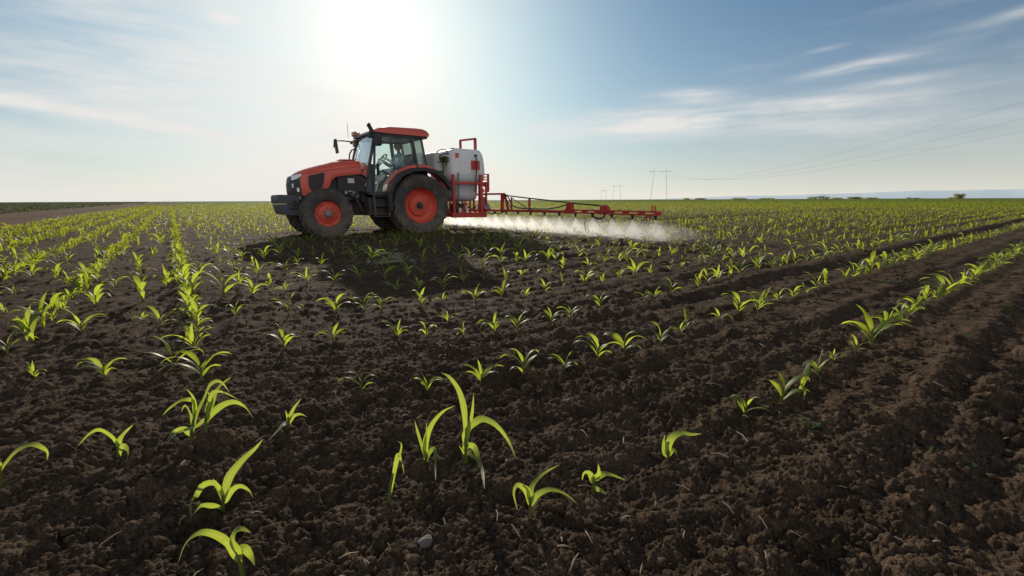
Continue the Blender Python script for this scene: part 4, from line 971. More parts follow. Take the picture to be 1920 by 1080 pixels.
# clothes follow the body a little outside it
JS = [(x, y, z, r+.013, (q[0] if q else r)+.013) for x, y, z, r, *q in J[:4]]+[(-.14, 0, 1.97, .072)]; ES = [(0, 1), (1, 2), (2, 3), (3, 4)]
for s in (-1, 1):
    b = len(JS); JS += [(-.14, s*.19, 1.90, .078), (-.27, s*.25, 1.70, .062), (-.30, s*.25, 1.675, .058), (-.50, s*.195, 1.79, .044)]; ES += [(3, b), (b, b+1), (b+1, b+2), (b+2, b+3)]
skin_np('shirt', JS, ES, M['shirt'], dv)
JT = [(-.08, 0, 1.52, .165, .135)]; ET = []
for s in (-1, 1):
    b = len(JT); JT += [(-.14, s*.10, 1.51, .108), (-.54, s*.15, 1.53, .074), (-.60, s*.15, 1.49, .070), (-.70, s*.15, 1.12, .056)]; ET += [(0, b), (b, b+1), (b+1, b+2), (b+2, b+3)]
skin_np('trousers', JT, ET, M['trousers'], dv)
v, f = ico(4); hx = v*np.array([.098, .074, .118]); fr = np.clip(-v[:, 0], 0, 1)
hx[:, 0] -= .016*np.exp(-((v[:, 1]/.16)**2+((v[:, 2]+.10)/.20)**2))*(fr > .3)*1.6            # nose
hx[:, 0] += .010*sum(np.exp(-(((v[:, 1]-s*.38)/.17)**2+((v[:, 2]-.08)/.12)**2)) for s in (-1, 1))*(fr > .2)   # eye sockets
hx[:, 0] -= .005*np.exp(-((v[:, 1]/.3)**2+((v[:, 2]+.48)/.08)**2))*(fr > .2)                 # lips
hx[:, 1] *= 1-.22*np.clip(-v[:, 2], 0, 1); hx[:, 2] -= .012*fr*np.clip(-v[:, 2], 0, 1)
hx[:, 1] += sum(s*.020*np.exp(-(((v[:, 0]-.1)/.16)**2+((v[:, 2]+.02)/.22)**2))*(v[:, 1]*s > .5) for s in (-1, 1))
o = link('head', np_mesh('head', hx, f, M['skin']), dv, (-.045, 0, .705))
keep = (v[:, 2] > .30) | ((v[:, 0] > .12) & (v[:, 2] > -.35)); hh = hx*1.07; idx = -np.ones(len(v), int); idx[keep] = np.arange(keep.sum()); fk = f[(idx[f] >= 0).all(1)]
link('hair', np_mesh('hair', hh[keep], idx[fk], M['hair']), dv, (-.045, 0, .71))
a = MB()
for s in (-1, 1): a.lathe([(0, 0), (.011, .001), (.012, .008)], tp(-.255, s*.028, 2.178), 'x', 10)
a.build('eyes', M['hair'], dv)

# ------------------------------------------------------------------ mounted sprayer
sp = tag(empty('crop_sprayer', (6.5, 11.33, .35)), 'tractor-mounted sprayer with white tank and long red boom reaching right', 'sprayer')
def sring(cx, cy, z, a, b, p=4.5, n=40):
    q = []
    for k in range(n):
        t = 2*math.pi*k/n; c, s = math.cos(t), math.sin(t)
        q.append((cx+a*abs(c)**(2/p)*(1 if c >= 0 else -1), cy+b*abs(s)**(2/p)*(1 if s >= 0 else -1), z))
    return q
CY = 11.33
tk = MB(); rings = []
for z, x0, x1, hw in ((.765, 6.42, 6.62, .25), (.78, 6.24, 6.80, .42), (.84, 6.13, 6.87, .52), (.95, 6.095, 6.895, .56), (1.20, 6.09, 6.90, .57), (1.27, 6.07, 6.93, .60), (1.33, 6.02, 7.02, .66), (1.40, 6.0, 7.045, .68), (1.60, 6.0, 7.05, .685),
                     (1.80, 6.0, 7.03, .685), (1.95, 6.01, 7.0, .68), (2.03, 6.04, 6.985, .665), (2.045, 6.06, 6.975, .645), (2.10, 6.10, 6.95, .63), (2.14, 6.15, 6.92, .60), (2.155, 6.22, 6.86, .54)):
    x1 += .08 if z > 1.3 else .04; rings.append(sring((x0+x1)/2, CY, z, (x1-x0)/2, hw, 7))
tk.loft(rings); tank = tk.build('tank', M['tank'], sp, smooth=50)
a = MB(); a.loft([sring(5.90, 11.45, z, w, h, 4, 28) for z, w, h in ((1.55, .10, .30), (1.58, .19, .42), (1.95, .21, .44), (2.03, .19, .42), (2.065, .12, .32))]); a.build('rinse_tank', M['label'], sp, smooth=50)
a = MB(); a.lathe([(0, .06), (.16, .06), (.19, .05), (.20, 0)], (6.5, 11.35, 2.15), 'z', 28); a.lathe([(0, .05), (.05, .05), (.06, 0)], (6.25, 11.0, 2.13), 'z', 16); a.build('tank_lid', M['black'], tank)
a = MB(); a.tube([(5.75, 10.98, 2.04), (5.85, 10.93, 2.10), (6.0, 10.93, 2.11), (6.1, 11.0, 2.08)], .016); a.tube([(5.78, 10.9, 1.93), (5.86, 10.86, 1.99), (6.0, 10.84, 2.02), (6.06, 10.85, 2.01)], .018); a.build('hose', M['hose'], sp)
# red marker panel, the pale square under it, corner decal
def tank_patch(name, x0, x1, z0, z1, mat, off=.006, y=None):
    a = MB(); n = 8; rows = []
    for j in range(2):
        z = (z0, z1)[j]; rows.append([(x0+(x1-x0)*k/n, y or 10.640, z) for k in range(n+1)])
    a.loft([[p for p in rows[0]]+[(x, yy+off, z) for x, yy, z in rows[0][::-1]], [p for p in rows[1]]+[(x, yy+off, z) for x, yy, z in rows[1][::-1]]]); return a.build(name, mat, tank)
tank_patch('marker_panel', 6.60, 6.88, 1.605, 1.85, M['red']); tank_patch('pale_sticker', 6.60, 6.87, 1.50, 1.60, M['label'])
tank_patch('corner_decal', 6.13, 6.23, 1.90, 2.02, M['rim'], y=10.645)
a = MB(); a.tube([(6.735, 10.60, 1.97), (6.745, 10.585, 1.90), (6.73, 10.58, 1.6), (6.70, 10.57, 1.30), (6.655, 10.57, 1.03)], .016); a.lathe([(0, -.03), (.03, -.03), (.03, .03), (0, .03)], (6.74, 10.62, 1.985), 'y', 10); a.build('level_tube', M['hose'], sp)
a = MB(); a.tube([(6.19, 10.63, 1.52), (6.20, 10.66, 1.25), (6.21, 10.69, .9), (6.24, 10.72, .72)], .022); a.build('drain_hose', M['grey'], sp)
# frame
fr = MB()
for y in (10.60, 12.06):
    fr.bar((6.02, y, .40), (6.01, y, 1.47), .07, .07); fr.bar((6.88, y, .40), (6.88, y, 1.49), .075, .075); fr.bar((6.02, y, 1.25), (6.90, y, 1.25), .06, .065)
    fr.bar((5.94, y, .41), (7.04, y, .395), .09, .13)
    fr.bar((6.30, y+.05, .45), (6.42, y+.05, .80), .04, .05); fr.bar((6.55, y+.05, .45), (6.55, y+.05, .78), .05, .05); fr.bar((6.70, y+.05, .46), (6.88, y+.05, .74), .05, .06)
for x in (5.98, 6.95): fr.bar((x, 10.6, .41), (x, 12.06, .41), .09, .10); fr.bar((x+.03, 10.6, 1.25), (x+.03, 12.06, 1.25), .06, .06)
fr.bar((5.95, 10.75, .40), (5.85, 10.95, .85), .06, .06); fr.bar((5.85, 10.95, .85), (5.95, 10.95, 1.45), .06, .06)
fr.build('frame', M['red'], sp, bevel=.006)
pm = MB(); pm.lathe([(0, -.12), (.10, -.12), (.12, -.06), (.12, .08), (.08, .12), (0, .12)], (6.18, 10.82, .58), 'y', 18); pm.box((6.45, 11.1, .60), (.3, .5, .22)); pm.tube([(6.2, 10.72, .62), (6.4, 10.70, .70), (6.62, 10.72, .55), (6.8, 10.74, .62)], .028)
pm.build('pump', M['dark'], sp, bevel=.01)
a = MB(); a.lathe([(0, -.05), (.045, -.05), (.045, .07), (0, .07)], (6.22, 10.63, .53), 'z', 12); a.lathe([(0, -.05), (.03, -.05), (.03, .12), (0, .12)], (6.42, 10.62, .55), 'z', 10); a.lathe([(0, 0), (.035, 0), (.035, .1), (0, .1)], (6.76, 10.64, .56), 'z', 10); a.build('filter_bowl', M['label'], sp)
a = MB(); a.tube([(6.415, 10.86, 2.10), (6.415, 10.86, 2.36)], .03, 6); a.bar((6.395, 10.86, 2.37), (6.91, 10.86, 2.455), .06, .05); a.bar((6.885, 10.86, 2.10), (6.885, 10.86, 2.45), .075, .06); a.bar((6.415, 10.86, 2.10), (6.415, 10.86, 2.39), .055, .055); a.build('handle_hoop', M['red'], sp, bevel=.006)
# boom carriage behind the tank
cg = MB()
for y in (10.70, 11.96):
    cg.bar((6.90, y, .40), (6.90, y, 1.50), .07, .06); cg.bar((7.19, y, 1.03), (7.19, y, 1.52), .05, .05)
    for z in (1.505, 1.43, 1.355, 1.275): cg.bar((6.90, y, z), (7.19, y, z), .03, .028)
    cg.add([(6.92, y-.01, 1.26), (7.19, y-.01, 1.26), (7.19, y-.01, 1.04), (7.10, y-.01, 1.16), (7.0, y-.01, 1.17), (6.94, y-.01, 1.06)], [tuple(range(6))])
    cg.bar((7.02, y, 1.06), (7.19, y, 1.03), .03, .03); cg.bar((7.02, y, 1.0), (7.02, y, 1.12), .03, .03)
    cg.bar((6.93, y, .42), (7.10, y, .62), .05, .05)
for z in (.50, .96, 1.27): cg.bar((7.10, 10.65, z), (7.10, 12.01, z), .05, .055)
for y in (10.68, 11.33, 11.98): cg.bar((7.10, y, .48), (7.10, y, 1.27), .05, .05)
cg.build('boom_carriage', M['red'], sp, bevel=.004)
a = MB(); a.loft([[(7.0, 10.80, .90), (7.12, 10.80, .90), (7.12, 10.86, .90), (7.0, 10.86, .90)], [(7.02, 10.62, .55), (7.22, 10.62, .55), (7.22, 10.86, .55), (7.02, 10.86, .55)]]); a.build('mud_flap', M['grey'], sp)
BX = 7.10
NOZ = [10.82, 10.30]+[9.776-.5204*k for k in range(10)]
def boom(s):
    """s = 1: the half towards the lens; -1 mirrored on the far side"""
    Y = lambda y: CY+s*(y-CY)
    b = MB()
    b.bar((BX, Y(10.70), .965), (BX, Y(9.80), .96), .045, .05); b.bar((BX, Y(9.90), .47), (BX, Y(9.90), .97), .06, .085, up=(0, 1, 0)); b.bar((BX, Y(9.79), .96), (BX, Y(9.62), .50), .05, .05); b.bar((BX, Y(9.79), .96), (BX, Y(9.98), .50), .04, .04)
    b.bar((BX, Y(10.70), .525), (BX, Y(7.45), .535), .055, .06)                        # lower beam, inner
    b.bar((BX-.03, Y(7.45), .525), (BX-.03, Y(5.05), .515), .03, .03); b.bar((BX-.03, Y(7.45), .580), (BX-.03, Y(5.05), .575), .03, .03)
    b.bar((BX+.03, Y(7.45), .525), (BX+.03, Y(5.05), .515), .03, .03); b.bar((BX+.03, Y(6.25), .580), (BX+.03, Y(5.05), .575), .03, .03)
    for k in range(7): y = 7.3-.37*k; b.bar((BX-.03, Y(y), .55), (BX+.03, Y(y-.12), .55), .03, .055)
    b.add([(BX-.045, Y(7.47), .49), (BX-.045, Y(7.22), .50), (BX-.045, Y(7.24), .735), (BX-.045, Y(7.36), .735)]+[(BX+.045, Y(7.47), .49), (BX+.045, Y(7.22), .50), (BX+.045, Y(7.24), .735), (BX+.045, Y(7.36), .735)],
          [(0, 1, 2, 3), (7, 6, 5, 4), (0, 4, 5, 1), (1, 5, 6, 2), (2, 6, 7, 3), (3, 7, 4, 0)])
    b.add([(BX-.05, Y(6.42), .50), (BX-.05, Y(6.20), .50), (BX-.05, Y(6.20), .64), (BX-.05, Y(6.26), .69), (BX-.05, Y(6.38), .68)]+[(BX+.05, Y(6.42), .50), (BX+.05, Y(6.20), .50), (BX+.05, Y(6.20), .64), (BX+.05, Y(6.26), .69), (BX+.05, Y(6.38), .68)],
          [(0, 1, 2, 3, 4), (9, 8, 7, 6, 5)]+[(i, (i+1) % 5+0, (i+1) % 5+5, i+5) for i in range(5)])
    b.bar((BX, Y(9.49), .53), (BX, Y(9.49), .87), .035, .035); b.bar((BX, Y(8.75), .53), (BX, Y(8.75), .835), .045, .045)
    for y in (5.15, 5.09): b.bar((BX, Y(y), .55), (BX, Y(y), .69), .022, .022)
    for y in (5.27, 5.19): b.bar((BX, Y(y), .40), (BX, Y(y), .53), .022, .022)
    b.box((BX, Y(5.03), .545), (.09, .05, .09))
    bm_ = b.build('boom', M['red'], sp, bevel=.003)
    if s < 0: bm_['label'] = 'far half of the boom behind the tank'
    r = MB(); r.tube([(BX, Y(9.76), .92), (BX, Y(8.75), .84), (BX, Y(7.32), .735)], .016); r.tube([(BX, Y(7.3), .73), (BX, Y(6.34), .675)], .018); r.tube([(BX, Y(9.74), .86), (BX, Y(9.50), .57)], .011); r.tube([(BX, Y(9.49), .85), (BX, Y(8.78), .57)], .011)
    r.build('tension_rod', M['dark'], bm_)
    h = MB()
    h.tube([(BX-.04, Y(9.76), .93), (BX-.05, Y(9.62), .93), (BX-.05, Y(9.50), .80), (BX-.05, Y(9.40), .66), (BX-.05, Y(9.20), .605), (BX-.05, Y(8.6), .585), (BX-.05, Y(8.0), .59), (BX-.05, Y(7.6), .64), (BX-.05, Y(7.36), .70)], .016)
    h.tube([(BX-.06, Y(6.62), .52), (BX-.07, Y(6.52), .44), (BX-.07, Y(6.38), .41), (BX-.06, Y(6.27), .45), (BX-.05, Y(6.24), .55)], .018)
    h.tube([(BX-.02, Y(10.6), .47), (BX-.03, Y(10.4), .42), (BX-.02, Y(10.2), .47), (BX-.03, Y(10.0), .43), (BX-.02, Y(9.85), .48)], .014)
    h.build('hose', M['hose'], bm_)
    if s > 0:
        w = MB(); w.tube([(BX-.03, Y(6.84), .50), (BX-.03, Y(6.88), .42), (BX-.03, Y(6.80), .42), (BX-.03, Y(6.83), .30), (BX-.03, Y(6.78), .12), (BX-.03, Y(6.72), .10), (BX-.03, Y(6.69), .15), (BX-.03, Y(6.72), .18)], .007, 6); w.build('wire_hook', M['dark'], bm_)
    for y in NOZ:
        z = MB(); z.box((BX+.03, Y(y), .50), (.045, .05, .05)); z.lathe([(0, 0), (.026, 0), (.026, -.03), (.014, -.045), (.014, -.06), (0, -.06)], (BX+.03, Y(y), .485), 'z', 10); z.tube([(BX+.03, Y(y)-.03, .50), (BX+.03, Y(y)+.045, .505)], .014, 6)
        z.build('nozzle', M['black'], bm_)
boom(1); boom(-1)

# green leafy bunch caught in front of the tank
lp = tag(empty('leafy_plant', (5.88, 10.86, 1.46)), 'green leafy bunch sticking up between the tractor fender and the white tank', 'plant')
a = MB(); a.tube([(5.88, 10.86, 1.44), (5.86, 10.85, 1.62), (5.84, 10.84, 1.80)], .016, 6); a.tube([(5.89, 10.86, 1.60), (5.95, 10.84, 1.78)], .012, 6); a.build('stem', M['stem'], lp)
rs = np.random.default_rng(5); V, F, b = [], [], 0
for k in range(20):
    an = rs.random()*6.28; e = R(10+75*rs.random()); l = .12+.12*rs.random(); d = np.array([math.cos(an)*math.cos(e)*1.2, math.sin(an)*math.cos(e)*.6, math.sin(e)])
    s0 = np.array([-.03+.08*rs.random(), -.02, .30+.12*rs.random()]); path = smooth_path([s0, s0+d*l*.55, s0+d*l+np.array([0, 0, -.10*rs.random()-.02])], 7)
    v, f = leaf_geo(path, .06+.035*rs.random(), np.tile([-math.sin(an), math.cos(an)*.6, .4], (7, 1)), .2, .1, k); V.append(v); F.append(f+b); b += len(v)
link('leaves', np_mesh('leaves', np.concatenate(V), np.concatenate(F), M['weed']), lp)

# ------------------------------------------------------------------ spray
def soft_box(t, P):
    s = N(t, 'ShaderNodeSeparateXYZ'); L(t, P, s.inputs[0]); z = s.outputs[2]; y = s.outputs[1]; x = s.outputs[0]
    top = math_(t, 'SMOOTH_MIN', 1., math_(t, 'MULTIPLY', math_(t, 'SUBTRACT', .42, z, clamp=True), 2.6), .1)
    e = math_(t, 'MULTIPLY', math_(t, 'SUBTRACT', y, 4.45, clamp=True), 1.0, clamp=True)
    fx = math_(t, 'MULTIPLY', math_(t, 'SUBTRACT', x, 6.75, clamp=True), 3., clamp=True)
    bx = math_(t, 'MULTIPLY', math_(t, 'SUBTRACT', 8.7, x, clamp=True), .8, clamp=True)
    return math_(t, 'MULTIPLY', math_(t, 'MULTIPLY', top, e), math_(t, 'MULTIPLY', fx, bx))
M['mist'] = mist_mat('spray_mist', MIST_D, .6, 2.6, .28, soft_box)
def mist_hull():
    a = MB(); rings = []
    for k in range(20):
        y = 4.2+k*(14.0-4.2)/19; top = .10+.32*min(1, (y-4.2)/.9)
        rings.append([(6.75, y, .01), (6.85, y, top*.8), (7.15, y, top), (7.7, y, top*.9), (8.8, y, top*.35), (8.9, y, .01)])
    a.loft(rings); return a.build('spray_mist', M['mist'], None, smooth=60)
tag(mist_hull(), 'white haze of spray drifting low under the boom over the corn', 'spray mist', kind='stuff')
def fan_soft(t, P):
    s = N(t, 'ShaderNodeSeparateXYZ'); L(t, P, s.inputs[0])
    return math_(t, 'ADD', .25, math_(t, 'MULTIPLY', math_(t, 'SUBTRACT', s.outputs[2], .10, clamp=True), 2.6))
M['fan'] = mist_mat('spray_fan', FAN_D, .6, 9, .35, fan_soft)
fan = MB(); c0 = [(.012*math.cos(a), .02*math.sin(a), -.0) for a in np.linspace(0, 6.283, 14, endpoint=False)]
fan.loft([c0]+[[(.10*t+.10*t*math.cos(a)*.8+.09*t*t, .36*t*math.sin(a), -.40*t) for a in np.linspace(0, 6.283, 14, endpoint=False)] for t in (.25, .5, .75, 1.)])
f0 = None
for s in (1, -1):
    for i, y in enumerate(NOZ):
        if s < 0 and i > 5: continue
        if f0 is None: f0 = fan.build('spray_fan', M['fan'], None, smooth=60); o = f0
        else: o = f0.copy(); col.objects.link(o)
        o.location = (BX+.03, CY+s*(y-CY), .425)
        n_ = 12-i
        tag(o, f'white spray fan, {ordw(n_)} from the right end of the boom' if s > 0 else f'white spray fan under the far half of the boom, {ordw(i+1)} from the tank', 'spray fan', 'spray fans under the boom nozzles')

# ------------------------------------------------------------------ power line
PD = Vector((-.7085, -.7057, 0)); PERP = Vector((-PD.y, PD.x, 0))
P1 = Vector((320., 226.5, 0))
PYL = [(P1, 'nearest grey two-legged power pylon beyond the right part of the boom', 1.), (P1-PD*411, 'second power pylon, half as tall, left of the nearest one', 1.), (P1-PD*822, 'faint third power pylon left of the second', 1.)]
def pylon(p, lab, thick):
    root = tag(empty('power_pylon', p), lab, 'pylon', 'pylons of the power line'); d = p.length; th = max(.20, d*.00042)
    def at(l, z): return tuple(p+PERP*l+Vector((0, 0, z)))
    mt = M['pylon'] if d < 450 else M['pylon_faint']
    for s in (-1, 1):
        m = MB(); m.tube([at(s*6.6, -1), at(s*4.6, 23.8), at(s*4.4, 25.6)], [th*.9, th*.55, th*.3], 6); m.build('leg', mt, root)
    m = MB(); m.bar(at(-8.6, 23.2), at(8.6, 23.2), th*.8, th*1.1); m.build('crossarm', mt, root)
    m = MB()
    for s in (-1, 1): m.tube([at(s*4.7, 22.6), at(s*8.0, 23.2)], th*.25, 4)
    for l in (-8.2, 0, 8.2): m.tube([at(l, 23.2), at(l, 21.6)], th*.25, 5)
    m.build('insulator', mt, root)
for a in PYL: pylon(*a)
def wires():
    for l, lab in ((8.2, 'topmost of the three power line cables at the right edge'), (0, 'middle one of the three power line cables at the right edge'), (-8.2, 'lowest of the three power line cables at the right edge')):
        m = MB()
        for (p, q, sag, n) in ((P1, P1+PD*411, 13.4, 60),):
            pts = []; rr = []
            for k in range(n+1):
                f = k/n; w = p.lerp(q, f)+PERP*l; w.z = 21.6+1.0-4*sag*f*(1-f); pts.append(w); rr.append(max(.016, .00013*w.length))
            m.tube(pts, rr, 5)
        tag(m.build('power_cable', M['wire'], None, flip=False), lab, 'cable', 'cables of the power line')
wires()
# ------------------------------------------------------------------ hills and trees on the horizon
def hills():
    V, F = [], []; azs = np.linspace(R(45), R(112), 160); d = 8200.
    for i, a in enumerate(azs):
        t = (math.degrees(a)-52)/36; h = d*(.0150*max(0, min(1.25, t))**.8)*(1+.22*float(vn(np.array([i*.13]), np.array([2.]), 8)[0])+.10*float(vn(np.array([i*.5]), np.array([5.]), 8)[0]))
        for dd, k in ((0, 0), (500, .55), (1300, 1.0), (3000, .9)):
            r = d+dd; V.append((r*math.sin(a), r*math.cos(a), h*k*(r/d)-6))
    n = 4
    for i in range(159):
        for k in range(3): F.append((i*n+k, (i+1)*n+k, (i+1)*n+k+1, i*n+k+1))
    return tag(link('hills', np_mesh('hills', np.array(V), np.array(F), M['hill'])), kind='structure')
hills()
def tree(az, d, w, h, label, seed, group='trees on the horizon', dens=260, name='tree', trunk=True):
    """tapered trunk, limbs and a crown of leaf tufts with gaps"""
    a = R(az); p = Vector((d*math.sin(a), d*math.cos(a), 0)); root = tag(empty(name, p), label, 'tree' if trunk else 'bush', group); rs = np.random.default_rng(seed)
    if trunk:
        m = MB(); m.tube([p+Vector((0, 0, -.5)), p+Vector((.1*w*.1, 0, h*.25)), p+Vector((0, 0, h*.55))], [w*.045, w*.032, w*.015], 8); m.build('trunk', M['bark'], root)
        m = MB()
        for k in range(7):
            an = k*.9+rs.random(); e = p+Vector((math.cos(an)*w*.3, math.sin(an)*w*.3, h*(.5+.3*rs.random()))); s = p+Vector((0, 0, h*(.2+.2*rs.random()))); m.tube([s, s.lerp(e, .5)+Vector((0, 0, h*.04)), e], [w*.02, w*.013, w*.006], 5)
        m.build('limb', M['bark'], root)
    nb = 16; lob = []
    for k in range(nb):
        an = rs.random()*6.28; rr = .33*math.sqrt(rs.random()); lob.append((rr*math.cos(an)*w, rr*math.sin(an)*w, h*(.10+.56*rs.random()) if trunk else h*(.2+.5*rs.random()), (.12+.09*rs.random())*w, (.11+.08*rs.random())*h*1.1))
    V, F, b = [], [], 0
    for lx, ly, lz, lr, lh in lob:
        for q in range(dens):
            v = rs.standard_normal(3); v /= np.linalg.norm(v); rad_ = rs.random()**.35; c = np.array([lx+v[0]*lr*rad_*1.25, ly+v[1]*lr*rad_*1.25, lz+v[2]*lh*rad_*1.25])
            s = w*(.010+.016*rs.random()); e1 = rs.standard_normal(3); e1 /= np.linalg.norm(e1); e2 = np.cross(e1, rs.standard_normal(3)); e2 /= np.linalg.norm(e2)
            V += [c-e1*s, c+e2*s*.7, c+e1*s, c-e2*s*.7]; F.append((b, b+1, b+2, b+3)); b += 4
    link('crown' if trunk else 'foliage', np_mesh('crown', np.array(V), np.array(F), M['tree'], smooth=False), root)
tree(81.3, 620, 9.5, 6.6, 'round solitary tree on the horizon at the far right', 1, dens=420)
tree(80.9, 640, 8, 2.2, 'low bush at the left foot of the solitary round tree', 21, 'bushes on the horizon', 120, 'bush', False)
k = 0
for az, w, h, lab in ((70.05, 9, 4.2, 'leftmost tree of the low clump on the horizon right of centre'), (70.45, 10, 5.4, 'second tree from the left in the horizon clump'), (70.85, 10, 6.0, 'broad middle tree of the horizon clump'), (71.2, 7, 7.2, 'tallest narrow tree of the horizon clump'), (71.55, 9, 4.6, 'rightmost tree of the horizon clump')):
    tree(az, 760, w, h, lab, 30+k, dens=110); k += 1
for az, w, h, lab in ((72.3, 18, 3.0, 'long low hedge bush just right of the horizon clump'), (73.6, 14, 4.0, 'left one of the paired bushes right of the clump'), (74.1, 14, 4.4, 'taller right one of the paired bushes right of the clump'), (75.2, 18, 2.8, 'flat bush at the right end of the hedge on the horizon'),
                      (77.9, 7, 2.6, 'tiny round bush between the hedge and the solitary tree'), (78.5, 10, 2.2, 'flat tiny bush between the hedge and the solitary tree'), (57.8, 14, 3.4, 'low bush on the horizon right of the nearest pylon, left of two'), (59.3, 20, 3.2, 'low bush on the horizon right of the nearest pylon, right of two'), (63.5, 30, 3.0, 'wide flat hedge on the horizon right of the pylon'), (66, 26, 2.6, 'flat hedge left of the horizon clump')):
    tree(az, 780, w, h, lab, 60+k, 'bushes on the horizon', 110, 'bush', False); k += 1

# ------------------------------------------------------------------ sky, sun, camera
w = bpy.data.worlds.new('World'); scene.world = w; w.use_nodes = True; t = w.node_tree; t.nodes.clear()
out = N(t, 'ShaderNodeOutputWorld'); bg = N(t, 'ShaderNodeBackground'); bg.inputs['Strength'].default_value = .10
sky = N(t, 'ShaderNodeTexSky'); sky.sky_type = 'NISHITA'; sky.sun_disc = False; sky.sun_elevation = SUN_EL; sky.sun_rotation = SUN_AZ
sky.altitude = 100; sky.air_density = 1.0; sky.dust_density = 1.2; sky.ozone_density = 2.0
tc = N(t, 'ShaderNodeTexCoord'); D = tc.outputs['Generated']
sx = N(t, 'ShaderNodeSeparateXYZ'); L(t, D, sx.inputs[0]); z = sx.outputs[2]
dt = N(t, 'ShaderNodeVectorMath'); dt.operation = 'DOT_PRODUCT'; L(t, D, dt.inputs[0]); dt.inputs[1].default_value = SUN_DIR
om = math_(t, 'SUBTRACT', 1., dt.outputs['Value'])
def ex(x, s, a): return math_(t, 'MULTIPLY', math_(t, 'EXPONENT', math_(t, 'MULTIPLY', x, -1/s)), a)
zc = math_(t, 'MAXIMUM', z, 0.)
# base gradient: real sky, whitened by haze towards the horizon
wide = ex(om, .25, 1.)                                                   # closeness to the sun, very soft
base = mix_c(t, 1.0, sky.outputs[0], SKY_TINT, 'MULTIPLY')
hz = math_(t, 'ADD', ex(zc, .13, .88), ex(zc, .32, .12), clamp=True)
hz = math_(t, 'ADD', hz, math_(t, 'ADD', ex(om, .05, .62), ex(om, .14, .18)), clamp=True)
hcol = mix_c(t, wide, HAZE_FAR, HAZE_SUN)
c1 = mix_c(t, hz, base, hcol)
# thin high cloud: a soft veil plus single streaks, each at its own bearing and height in the sky
az_ = math_(t, 'ARCTAN2', sx.outputs[0], sx.outputs[1]); el_ = math_(t, 'ARCSINE', z)
cx = N(t, 'ShaderNodeCombineXYZ'); L(t, az_, cx.inputs[0]); L(t, el_, cx.inputs[1])
def mapped(scale, rot, loc=(0, 0, 0)):
    mp = N(t, 'ShaderNodeMapping'); mp.inputs['Rotation'].default_value = (0, 0, R(rot)); mp.inputs['Scale'].default_value = scale; mp.inputs['Location'].default_value = loc
    L(t, cx.outputs[0], mp.inputs[0])
    wr = N(t, 'ShaderNodeTexNoise'); wr.inputs['Scale'].default_value = 1.3; wr.inputs['Detail'].default_value = 4; L(t, mp.outputs[0], wr.inputs[0])
    va = N(t, 'ShaderNodeVectorMath'); va.operation = 'MULTIPLY_ADD'; L(t, wr.outputs[1], va.inputs[0]); va.inputs[1].default_value = (.5, .5, 0); L(t, mp.outputs[0], va.inputs[2]); return va.outputs[0]
vec_r = mapped((2.2, 13, 1), -9); vec_l = mapped((2.0, 11, 1), 7, (3, 1, 0)); vec_f = mapped((7, 46, 1), -4)
side = math_(t, 'MULTIPLY', math_(t, 'ADD', az_, -R(24)), 3.5); side = math_(t, 'ADD', side, .5, clamp=True)      # left streaks rise left, right ones rise right
def nz(v, sc, lo, hi): return ramp(t, noise(t, v, sc, 8, .6), [(lo, (0, 0, 0)), (hi, (1, 1, 1))])
veil = mix_c(t, side, nz(vec_l, .9, .36, .74), nz(vec_r, .9, .50, .90))
fib = nz(vec_f, 1.0, .32, .72)
vz = math_(t, 'ADD', .18, math_(t, 'MULTIPLY', ex(zc, .20, .75), 1.), clamp=True)
lw = math_(t, 'ADD', 1.0, math_(t, 'MULTIPLY', math_(t, 'SUBTRACT', 1., side), .9))
cf = math_(t, 'MULTIPLY', math_(t, 'MULTIPLY', veil, math_(t, 'MULTIPLY', vz, VEIL)), lw)
for a0, e0, hl, hh, rot, amp in STREAKS:
    da = math_(t, 'SUBTRACT', az_, R(a0)); de = math_(t, 'SUBTRACT', el_, R(e0)); c_, s_ = math.cos(R(rot)), math.sin(R(rot))
    u = math_(t, 'MULTIPLY', math_(t, 'ADD', math_(t, 'MULTIPLY', da, c_), math_(t, 'MULTIPLY', de, s_)), 1/R(hl))
    v = math_(t, 'MULTIPLY', math_(t, 'SUBTRACT', math_(t, 'MULTIPLY', de, c_), math_(t, 'MULTIPLY', da, s_)), 1/R(hh))
    r2 = math_(t, 'ADD', math_(t, 'MULTIPLY', u, u), math_(t, 'MULTIPLY', v, v))
    g_ = math_(t, 'MULTIPLY', math_(t, 'EXPONENT', math_(t, 'MULTIPLY', r2, -1.)), amp)
    cf = math_(t, 'ADD', cf, math_(t, 'MULTIPLY', g_, math_(t, 'ADD', .25, math_(t, 'MULTIPLY', fib, .95))), clamp=True)
ccol = mix_c(t, wide, CLOUD_FAR, CLOUD_SUN)
c2 = mix_c(t, cf, c1, ccol)
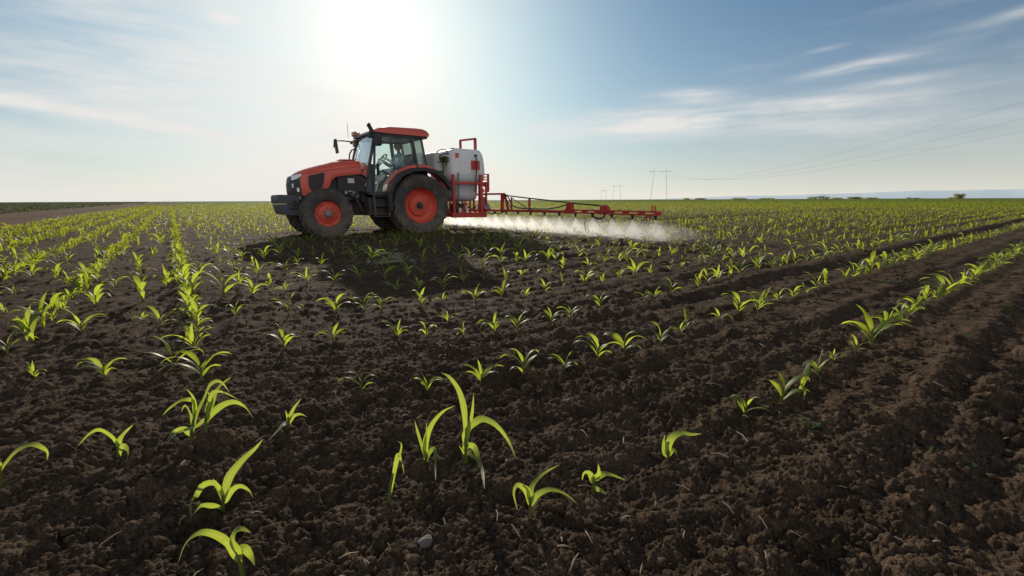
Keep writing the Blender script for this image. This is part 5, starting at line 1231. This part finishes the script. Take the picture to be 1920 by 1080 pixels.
# added unseen fill: sky brightened behind the camera, opposite the sun
bk = math_(t, 'MULTIPLY', math_(t, 'SUBTRACT', om, 1.15, clamp=True), BACK_FILL)
c2 = mix_c(t, bk, c2, (8.5, 8.6, 8.8))
glow = math_(t, 'ADD', math_(t, 'ADD', ex(om, .006, GLOW[0]), ex(om, .03, GLOW[1])), ex(om, .16, GLOW[2]))
gm = N(t, 'ShaderNodeVectorMath'); gm.operation = 'SCALE'; gm.inputs[0].default_value = (1, .985, .95); L(t, glow, gm.inputs['Scale'])
ad = N(t, 'ShaderNodeVectorMath'); ad.operation = 'ADD'; L(t, c2, ad.inputs[0]); L(t, gm.outputs[0], ad.inputs[1])
L(t, ad.outputs[0], bg.inputs['Color']); L(t, bg.outputs[0], out.inputs[0])
sl = bpy.data.lights.new('sun', 'SUN'); sl.energy = SUN_E; sl.angle = R(.7); sl.color = (1, .90, .76)
so = bpy.data.objects.new('sun', sl); col.objects.link(so); so.rotation_euler = (-SUN_DIR).to_track_quat('-Z', 'Y').to_euler(); so.location = (0, 0, 50)

cd = bpy.data.cameras.new('camera'); cam = bpy.data.objects.new('camera', cd); col.objects.link(cam); scene.camera = cam
cd.sensor_width = 36; cd.lens = 838/1920*36; cd.clip_start = .05; cd.clip_end = 30000
pitch = math.atan(165/838); roll = math.atan(8/1920)
fwd = FW*math.cos(pitch)-Vector((0, 0, 1))*math.sin(pitch); upv = FW*math.sin(pitch)+Vector((0, 0, 1))*math.cos(pitch)
cr = RT*math.cos(roll)-upv*math.sin(roll); cu = RT*math.sin(roll)+upv*math.cos(roll)
cam.matrix_world = Matrix(((cr.x, cu.x, -fwd.x, 0), (cr.y, cu.y, -fwd.y, 0), (cr.z, cu.z, -fwd.z, CAM_H), (0, 0, 0, 1)))
scene.view_settings.view_transform = 'Standard'; scene.view_settings.look = 'None'; scene.view_settings.exposure = 0; scene.view_settings.gamma = 1
scene.render.engine = 'CYCLES'; cy = scene.cycles
cy.use_denoising = True; cy.denoiser = 'OPENIMAGEDENOISE'; cy.denoising_input_passes = 'RGB_ALBEDO_NORMAL'
cy.max_bounces = 8; cy.transparent_max_bounces = 16; cy.volume_bounces = 2; cy.volume_step_rate = 2.0; cy.volume_max_steps = 96; cy.sample_clamp_indirect = 6
cy.use_adaptive_sampling = True; cy.adaptive_threshold = .01
